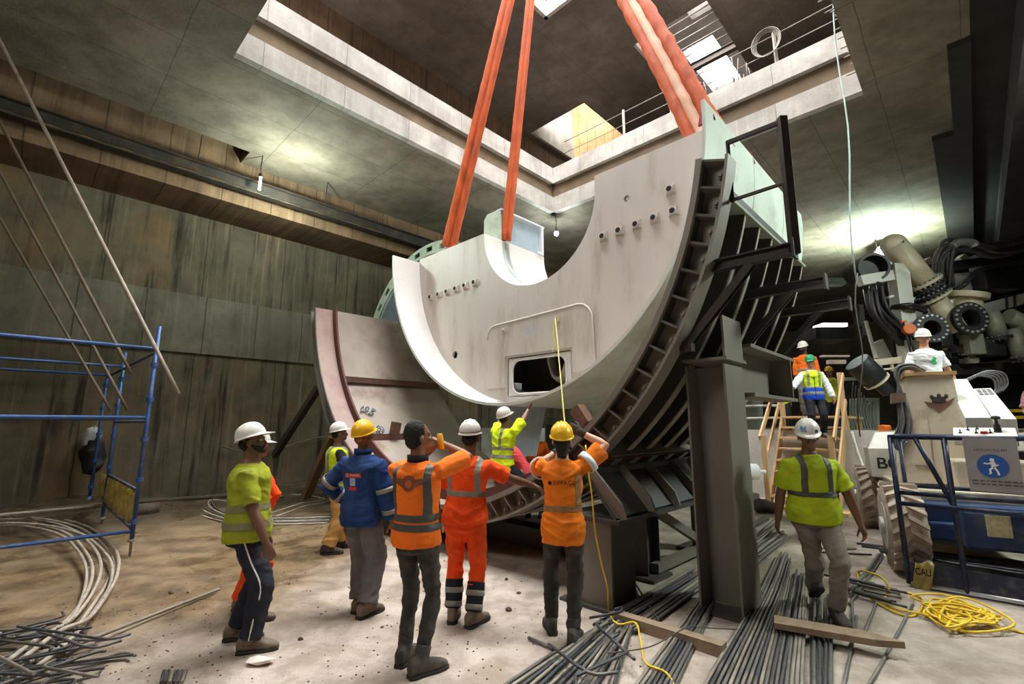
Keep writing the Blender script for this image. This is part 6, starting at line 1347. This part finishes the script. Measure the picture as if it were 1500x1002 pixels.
# dark inner structure below the basket
mb = MB(); p = e + WD * .75 - LD * .25; mb.cbox(p + UP * .5, .35, .3, .9, WD, LD); mb.cbox(p + WD * .7 + UP * .4, .3, .3, .7, WD, LD); mb.build('leveling_bracket', BLACKR, bl, .02)
mb = MB(); mb.cbox(p + WD * .5 + UP * .78 - LD * .2, .32, .05, .5, WD, LD); mb.cbox(p + WD * .5 + UP * .3 - LD * .2, .5, .05, .3, WD, LD); mb.build('bracket_plate', LWHITE, bl, .01)

# ---------------------------------------------------------------- tunnelling machine gantry on the raised deck
GW = pm('machine_white_paint', (200, 202, 192), .5, .05, .06, 2, (150, 136, 112), 3, .45); PIPE = pm('rust_stained_cream_pipe', (186, 176, 150), .5, .05, .1, 2.5, (150, 116, 76), 2.2, .5); PIPEG = pm('grey_green_pipe', (136, 138, 122), .5, .1, .1, 3, (100, 92, 76), 3, .5)
BLK = pm('black_machine_steel', (32, 32, 32), .5, .2, .2, 5, (70, 62, 52), 4, .35)
gm = thing('tunnelling_machine', 'white tunnelling machine gantry with pipes and hoses on the raised deck', 'machine', atY(1400, 622, 12.0))
GY = 11.6
def g(px, py, dy=0.0): return atY(px, py, GY + dy)
def pipe(pts, r_, m=PIPE, name='pipe', n=20): mb = MB(); mb.tube(pts, r_, n); return mb.build(name, m, gm)
def flange(c, ax, r0, r1, th, m, nb=16, name='flange'):
    ax = ax.normalized(); mb = MB(); mb.ring(c, ax, r0, r1, th, 32); o = mb.build(name, m, gm); b = MB(); x = ax.orthogonal().normalized(); y = ax.cross(x)
    for i in range(nb):
        a = 2 * PI * i / nb; p = c + (x * math.cos(a) + y * math.sin(a)) * (r1 * .84); b.cyl(p - ax * .03, p + ax * (th + .03), r1 * .07, 8)
    b.build('flange_bolts', CHROME, o); return o
# frame
def post(p0, p1, w_, d_, m=GW, name='frame_post'): mb = MB(); mb.bar(p0, p1, w_, d_, (0, 1, 0)); return mb.build(name, m, gm, .012)
post(g(1333, 530), g(1314, 388), .36, .3); post(g(1336, 640, .3), g(1333, 530), .36, .3)
post(g(1259, 412), g(1306, 404), .26, .2, name='frame_arm'); post(g(1300, 436), g(1308, 434), .06, .1, name='frame_arm')
post(g(1277, 532), g(1347, 524), .16, .12, CREAM, 'deck_rail'); post(g(1279, 543), g(1349, 535), .05, .08, CREAM, 'deck_rail')
for x in (1290, 1307, 1322, 1337): post(g(x, 544), g(x - 1, 529), .06, .06, CREAM, 'deck_stanchion')
post(g(1318, 405, .3), g(1322, 520, .3), .5, .1, BLK, 'back_plate')
mb = MB(); mb.par(g(1386, 402, .8), g(1445, 396, .8) - g(1386, 402, .8), g(1390, 440, .8) - g(1386, 402, .8), Vector((0, .15, 0))); mb.build('side_panel', GW, gm, .01)
mb = MB(); mb.par(g(1436, 446, .5), g(1520, 424, .5) - g(1436, 446, .5), g(1438, 462, .5) - g(1436, 446, .5), Vector((0, .3, 0))); mb.build('side_panel', GW, gm, .01)
post(g(1350, 396, .5), g(1520, 372, .5), .2, .28, BLK, 'cross_beam')
post(g(1352, 382, .6), g(1364, 396, .6), .3, .2, GW, 'frame_arm'); post(g(1405, 376, .6), g(1415, 386, .6), .2, .2, GW, 'frame_arm')
for x in (1474, 1486): post(g(x, 432, .45), g(x + 2, 462, .45), .03, .05, BLK, 'panel_seam')
mb = MB(); mb.par(g(1380, 535, .2), g(1540, 528, .2) - g(1380, 535, .2), g(1380, 550, .2) - g(1380, 535, .2), Vector((0, 1.2, 0))); mb.build('void_beam', BLK, gm)  # black beam put where the machine's underside is a dark void
mb = MB(); mb.par(g(1390, 550, 1.2), g(1560, 545, 1.2) - g(1390, 550, 1.2), g(1390, 640, 1.2) - g(1390, 550, 1.2), Vector((0, .5, 0))); mb.build('void_slab', BLK, gm)  # black slab fills the rest of the dark void below
mb = MB(); mb.par(g(1352, 440, 1.0), g(1540, 420, 1.0) - g(1352, 440, 1.0), g(1352, 540, 1.0) - g(1352, 440, 1.0), Vector((0, .6, 0))); mb.build('inner_hull', BLK, gm)
mb = MB(); mb.cbox(g(1455, 400, .6), .9, .4, 1.0); mb.build('black_box', BLK, gm, .03)
# duct mouth
c = g(1281, 391, -.1); ax = Vector((-.25, -1, -.12)).normalized(); mb = MB(); mb.ring(c, -ax, .30, .36, .9, 32); mb.cyl(c - ax * .25, c - ax * .28, .31, 24); mb.build('duct_mouth', BLK, gm)
# great inclined pipe in two lengths with a rubber coupling
pa, pb, pc, pd = g(1309, 359), g(1356, 418), g(1365, 434), g(1401, 486, -.1); d1 = (pb - pa).normalized()
pipe([pa - d1 * .02 + Vector((0, 0, -.08)), pa, pa.lerp(pb, .5), pb], .29); mb = MB(); mb.sphere(pa, .29, 20, 12); mb.build('pipe_elbow', PIPE, gm)
pipe([pc, pd], .25); pipe([pb, pc], .3, BLK, 'coupling')
flange(pb - d1 * .1, d1, .28, .40, .07, PIPE, 20); flange(pb + d1 * .02, d1, .27, .41, .07, BLK, 20); flange(pc - d1 * .1, d1, .27, .40, .07, BLK, 20); flange(pc + d1 * .02, d1, .25, .41, .06, PIPE, 20)
# bolted black mouths facing the viewer
for (px, py, r_, axx) in ((1366, 480, .30, (-.2, -1, .05)), (1423, 466, .34, (-.1, -1, .0))):
    c = g(px, py, -.5); ax = Vector(axx).normalized(); flange(c, -ax, r_ * .62, r_ + .06, .1, BLK, 18, 'mouth_flange'); mb = MB(); mb.ring(c - ax * .1, -ax, r_ * .6, r_ * .7, .9, 28); mb.cyl(c - ax * .5, c - ax * .52, r_ * .62, 20); mb.build('mouth_pipe', BLK, gm)
c = g(1415, 437, -.2); mb = MB(); mb.cyl(c, c + Vector((.02, -.03, .14)), .43, 36); mb.cyl(c - UP * .3, c, .3, 24); mb.build('blank_flange', PIPE, gm, .01)
for (pts, r_, fl_) in (([(1449, 458), (1456, 475), (1462, 493)], .19, (1462, 494)), ([(1476, 463), (1492, 470), (1505, 492)], .2, None), ([(1480, 482), (1490, 505), (1497, 522)], .17, (1497, 523))):
    P = [g(x, y, -.2) for x, y in pts]; pipe(P, r_, PIPEG); 
    if fl_: flange(P[-1], (P[-1] - P[-2]), r_ * .7, r_ * 1.35, .08, BLK, 12)
for (x, y, w_, h_) in ((1424, 505, .36, .5), (1380, 500, .3, .3), (1450, 510, .5, .4)): mb = MB(); mb.cbox(g(x, y, -.1), w_, .3, h_); mb.build('pipe_support', PIPEG if x == 1424 else BLK, gm, .02)
# hoses
def hoses(pts, n, r_, sp, m=BLK):
    for i in range(n):
        o_ = Vector((random.uniform(-sp, sp), random.uniform(-sp, sp), random.uniform(-sp, sp))); P = [g(x, y, dy) + o_ * (1 + .5 * math.sin(j + i)) for j, (x, y, dy) in enumerate(pts)]
        mb = MB(); mb.tube(spline(P, 6), r_, 8); mb.build('hose', m, gm)
random.seed(9); HB = pm('dusty_black_hose', (54, 52, 48), .55, 0, .15, 6, (110, 100, 84), 5, .35)
hoses([(1373, 425, .2), (1376, 385, 0), (1388, 362, -.1), (1420, 362, 0), (1460, 372, 0), (1530, 352, 0)], 9, .045, .13, HB)
hoses([(1385, 420, .2), (1386, 375, 0), (1400, 358, -.1), (1440, 366, 0), (1480, 356, 0), (1530, 340, 0)], 7, .04, .12, HB)
hoses([(1273, 420, -.1), (1280, 455, -.2), (1300, 480, -.1), (1320, 500, 0)], 6, .045, .12, BLK)
hoses([(1285, 415, -.1), (1293, 450, -.2), (1312, 475, -.1), (1322, 505, 0)], 5, .04, .1, BLK)
hoses([(1385, 428, .3), (1410, 420, .2), (1440, 395, .1), (1520, 380, .1)], 2, .03, .04, BLK); hoses([(1308, 448, 0), (1330, 446, -.3), (1352, 452, 0)], 4, .05, .06, BLK)
pipe(spline([g(1394, 362, -.2), g(1405, 355, -.2), g(1424, 356, -.2), g(1428, 362, -.2)], 6), .10, pm('galv_elbow', (150, 152, 146), .4, .4), 'elbow_pipe')
mb = MB(); c = g(1331, 482, -.35); mb.cyl(c - Vector((.03, .08, 0)), c + Vector((.03, .08, 0)), .13, 12); mb.cyl(g(1323, 470, -.3), g(1324, 473, -.3), .07, 10); mb.build('orange_valve', pm('orange_paint', (206, 104, 48), .5, 0, .1), gm, .01)
pipe([g(1323, 472, -.3), g(1337, 528, -.3)], .025, BLK, 'rod', 8); pipe([g(1332, 486, -.3), g(1341, 526, -.3)], .025, BLK, 'rod', 8)
mb = MB(); a = g(1255, 530, -.6); b = g(1282, 556, -.6); mb.cyl(a, b, .28, 24); mb.cyl(b, g(1302, 575, -.6), .14, 16); mb.build('drum', BLK, gm, .02)
post(g(1271, 532, -.5), g(1291, 547, -.5), .1, .1, CREAM, 'drum_bracket'); mb = MB(); mb.ring(g(1283, 557, -.6), (b - a), .14, .29, .04, 24); mb.build('drum_rim', CREAM, gm)
for (x, y) in ((1256, 455), (1258, 470), (1264, 485)): post(g(x - 4, y, .8), g(x + 6, y, .8), .3, .2, BLK, 'side_box')
post(g(1268, 470, .4), g(1283, 525, .4), .07, .07, GW, 'frame_rail'); post(g(1284, 500, .5), g(1300, 530, .5), .3, .1, GW, 'frame_panel')
random.seed(14)
for i in range(26):
    q = g(random.uniform(1350, 1500), random.uniform(490, 530), random.uniform(0, .5)); mb = MB(); mb.cbox(q, random.uniform(.1, .3), .15, random.uniform(.06, .25)); mb.build('small_fitting', random.choice([BLK, BLK, PIPEG, GREYD]), gm, .01)
# lamp bracket structure under the ceiling and items behind the stair
def bgbox(px0, py0, px1, py1, Y, d_, label, cat, mat, name, group=None):
    a, b, c = atY(px0, py1, Y), atY(px1, py1, Y), atY(px0, py0, Y); mb = MB(); mb.par(a, b - a, c - a, Vector((0, d_, 0))); o = mb.build(name, mat, None, .01); tag(o, label, cat, group); return o
cb = bgbox(1261, 583, 1289, 640, 14.0, .5, 'pale green louvred cabinet standing on the deck beside the stair', 'cabinet', pm('pale_green_cabinet', (150, 164, 148), .5, .05, .06, 3), 'cabinet')
for i in range(5):
    mb = MB(); x = 1264 + i * 5; mb.bar(atY(x, 588, 13.98), atY(x, 625, 13.98), .03, .03); mb.build('louvre', pm('pale_green_cabinet', (150, 164, 148)), cb)
bgbox(1086, 574, 1118, 640, 15.0, .8, 'grey green equipment box on the deck left of the stair', 'box', pm('grey_green_box', (96, 106, 96), .6, 0, .1, 3), 'equipment_box')
bgbox(1205, 520, 1245, 523, 19.0, .2, 'pale pinkish barrier rail far behind the stair', 'barrier', pm('pink_white_barrier', (214, 186, 184), .6), 'barrier_rail')
b2 = bgbox(1215, 527, 1240, 533, 18.0, .2, 'pale pinkish barrier board far behind the yellow helmet', 'barrier', pm('pink_white_barrier', (214, 186, 184)), 'barrier_board')
bgbox(1240, 553, 1258, 557, 17.0, .2, 'short white beam far behind right of the stair', 'beam', GW, 'beam')
tr = bgbox(1195, 479, 1252, 496, 16.0, 1.2, 'dark box standing in for a slot in the far ceiling', 'tray', BLK, 'slot_stand_in')  # dark box drawn where the far ceiling has a slot
bgbox(1204, 407, 1243, 415, 15.0, .4, 'unlit dark fixture under the far ceiling', 'fixture', pm('grey_green_fixture', (96, 108, 98), .6), 'light_fixture')
bgbox(1206, 473, 1242, 478, 16.6, .6, 'added glowing strip for the light in a far ceiling slot', 'lamp', pm('strip_glow', (255, 236, 226), emit=3), 'slot_glow')  # glow added for the bright strip in that slot
RAILM = pm('pale_deck_rail', (176, 170, 160), .6)
for (p, q, lb) in (((1088, 595), (1140, 594), 'upper pale rail behind the cradle left of the stair'), ((1088, 613), (1140, 612), 'lower pale rail behind the cradle left of the stair')):
    mb = MB(); mb.tube([atY(*p, 12.4), atY(*q, 12.4)], .03, 8); tag(mb.build('guard_rail', RAILM), lb, 'rail')
for i in range(8):
    x = 1250 + i * 4; mb = MB(); mb.tube(spline([atY(x, 560 + 5 * i, 13.6), atY(x - 3, 600, 13.5), atY(x + 4, 628, 13.3)], 5), .015, 6); tag(mb.build('loose_cable', HOSE), 'loose cable draped over the deck by the louvred cabinet', 'cable', 'loose cables by the cabinet')
mb = MB(); mb.tube(spline([atS(1248, 632, 12.8), atS(1256, 660, 12.75), atS(1268, 690, 12.6), atS(1280, 702, 12.4)], 6), .022, 8); tag(mb.build('white_cable', pm('white_cable', (220, 216, 206), .5)), 'white cable drooping down the pale wall to the lift', 'cable')
# glimpsed under the hanging segment, beyond the cradle
bgbox(800, 612, 880, 616, 9.6, .1, 'green frame rail seen beyond the cradle', 'rail', pm('green_frame', (90, 120, 100), .6, 0, .1), 'frame_rail')
bgbox(800, 622, 880, 660, 10.0, .4, 'dark green machine body seen beyond the cradle', 'machine', pm('dark_green_body', (64, 84, 72), .6, 0, .15, 4), 'machine_body')
bgbox(858, 597, 900, 632, 11.5, .3, 'pale cream container beyond the cradle gap', 'container', pm('cream_container', (220, 216, 208), .6), 'container')
bgbox(845, 632, 868, 652, 9.0, .3, 'light blue grey box beyond the yellow helmet', 'box', pm('light_blue_box', (170, 184, 196), .5), 'equipment_box')

ys = thing('yellow_stand', 'yellow railed stand under the person sitting at the right edge', 'stand', atY(1530, 640, 7.9))
for y in (602, 612): mb = MB(); mb.bar(atY(1466, y, 7.9), atY(1600, y - 3, 7.9), .05, .05); mb.build('rail', pm('yellow_paint', (222, 184, 40), .5, 0, .1), ys)
a = atY(1484, 598, 7.9); mb = MB(); mb.par(Vector((a.x, a.y, 1.62)), Vector((1.3, 0, 0)), Vector((0, .5, 0)), UP * .06); mb.build('seat_board', pm('grey_green_board', (130, 140, 126), .6), ys)
mb = MB(); mb.par(Vector((a.x - .1, a.y + .1, .0)), Vector((1.5, 0, 0)), Vector((0, .5, 0)), UP * 1.3); mb.build('stand_body', BLK, ys)
EXPO = 0.0
point('tube_lamp_light', W(4.0, 11.2, 7.05), 480, (.84, 1, .9), .12)
point('bulb_light', W(11.2, 8.86, 7.55), 160, (.8, .95, 1), .06)
l_ = D.lights.new('gantry_lamp_light', 'SPOT'); o_ = D.objects.new('gantry_lamp_light', l_); COL.objects.link(o_); o_.location = atY(1292, 376, 15.6); o_.rotation_euler = (PI, 0, 0); l_.energy = 2100; l_.color = (.74, 1, .84); l_.spot_size = R(165); l_.spot_blend = .4; l_.shadow_soft_size = .12
# unseen fill lights added behind the viewer and on the upper storey
area('viewer_fill_light', W(-3.0, 3.5, 7.9), W(5, 6, 1.5), 3.0, 330, (1, .95, .88))
area('flood_light_side', W(10.5, -4.0, 7.3), W(6.8, 2.2, 3.0), 1.6, 900, (.88, 1, .92))
for q, pw in (((4, 11.5, 12.5), 240), ((12.5, 4, 12.6), 240), ((13, 10, 12.0), 180), ((0.5, 4, 12.4), 190)): point('upper_fill_light', W(*q), pw, (1, .9, .8), .5)
point('deck_tint_light', W(19, 4, 6.5), 350, (.9, 1, .92), .3)  # point light over the deck for a greenish tint on the right
scene.view_settings.view_transform = 'Standard'; scene.view_settings.look = 'None'; scene.view_settings.exposure = EXPO; scene.view_settings.gamma = 1; scene.view_settings.use_curve_mapping = False
scene.cycles.use_denoising = True; scene.cycles.max_bounces = 8; scene.cycles.diffuse_bounces = 5; scene.cycles.sample_clamp_indirect = 8
for o in D.objects:
    if '_w' in o: del o['_w']
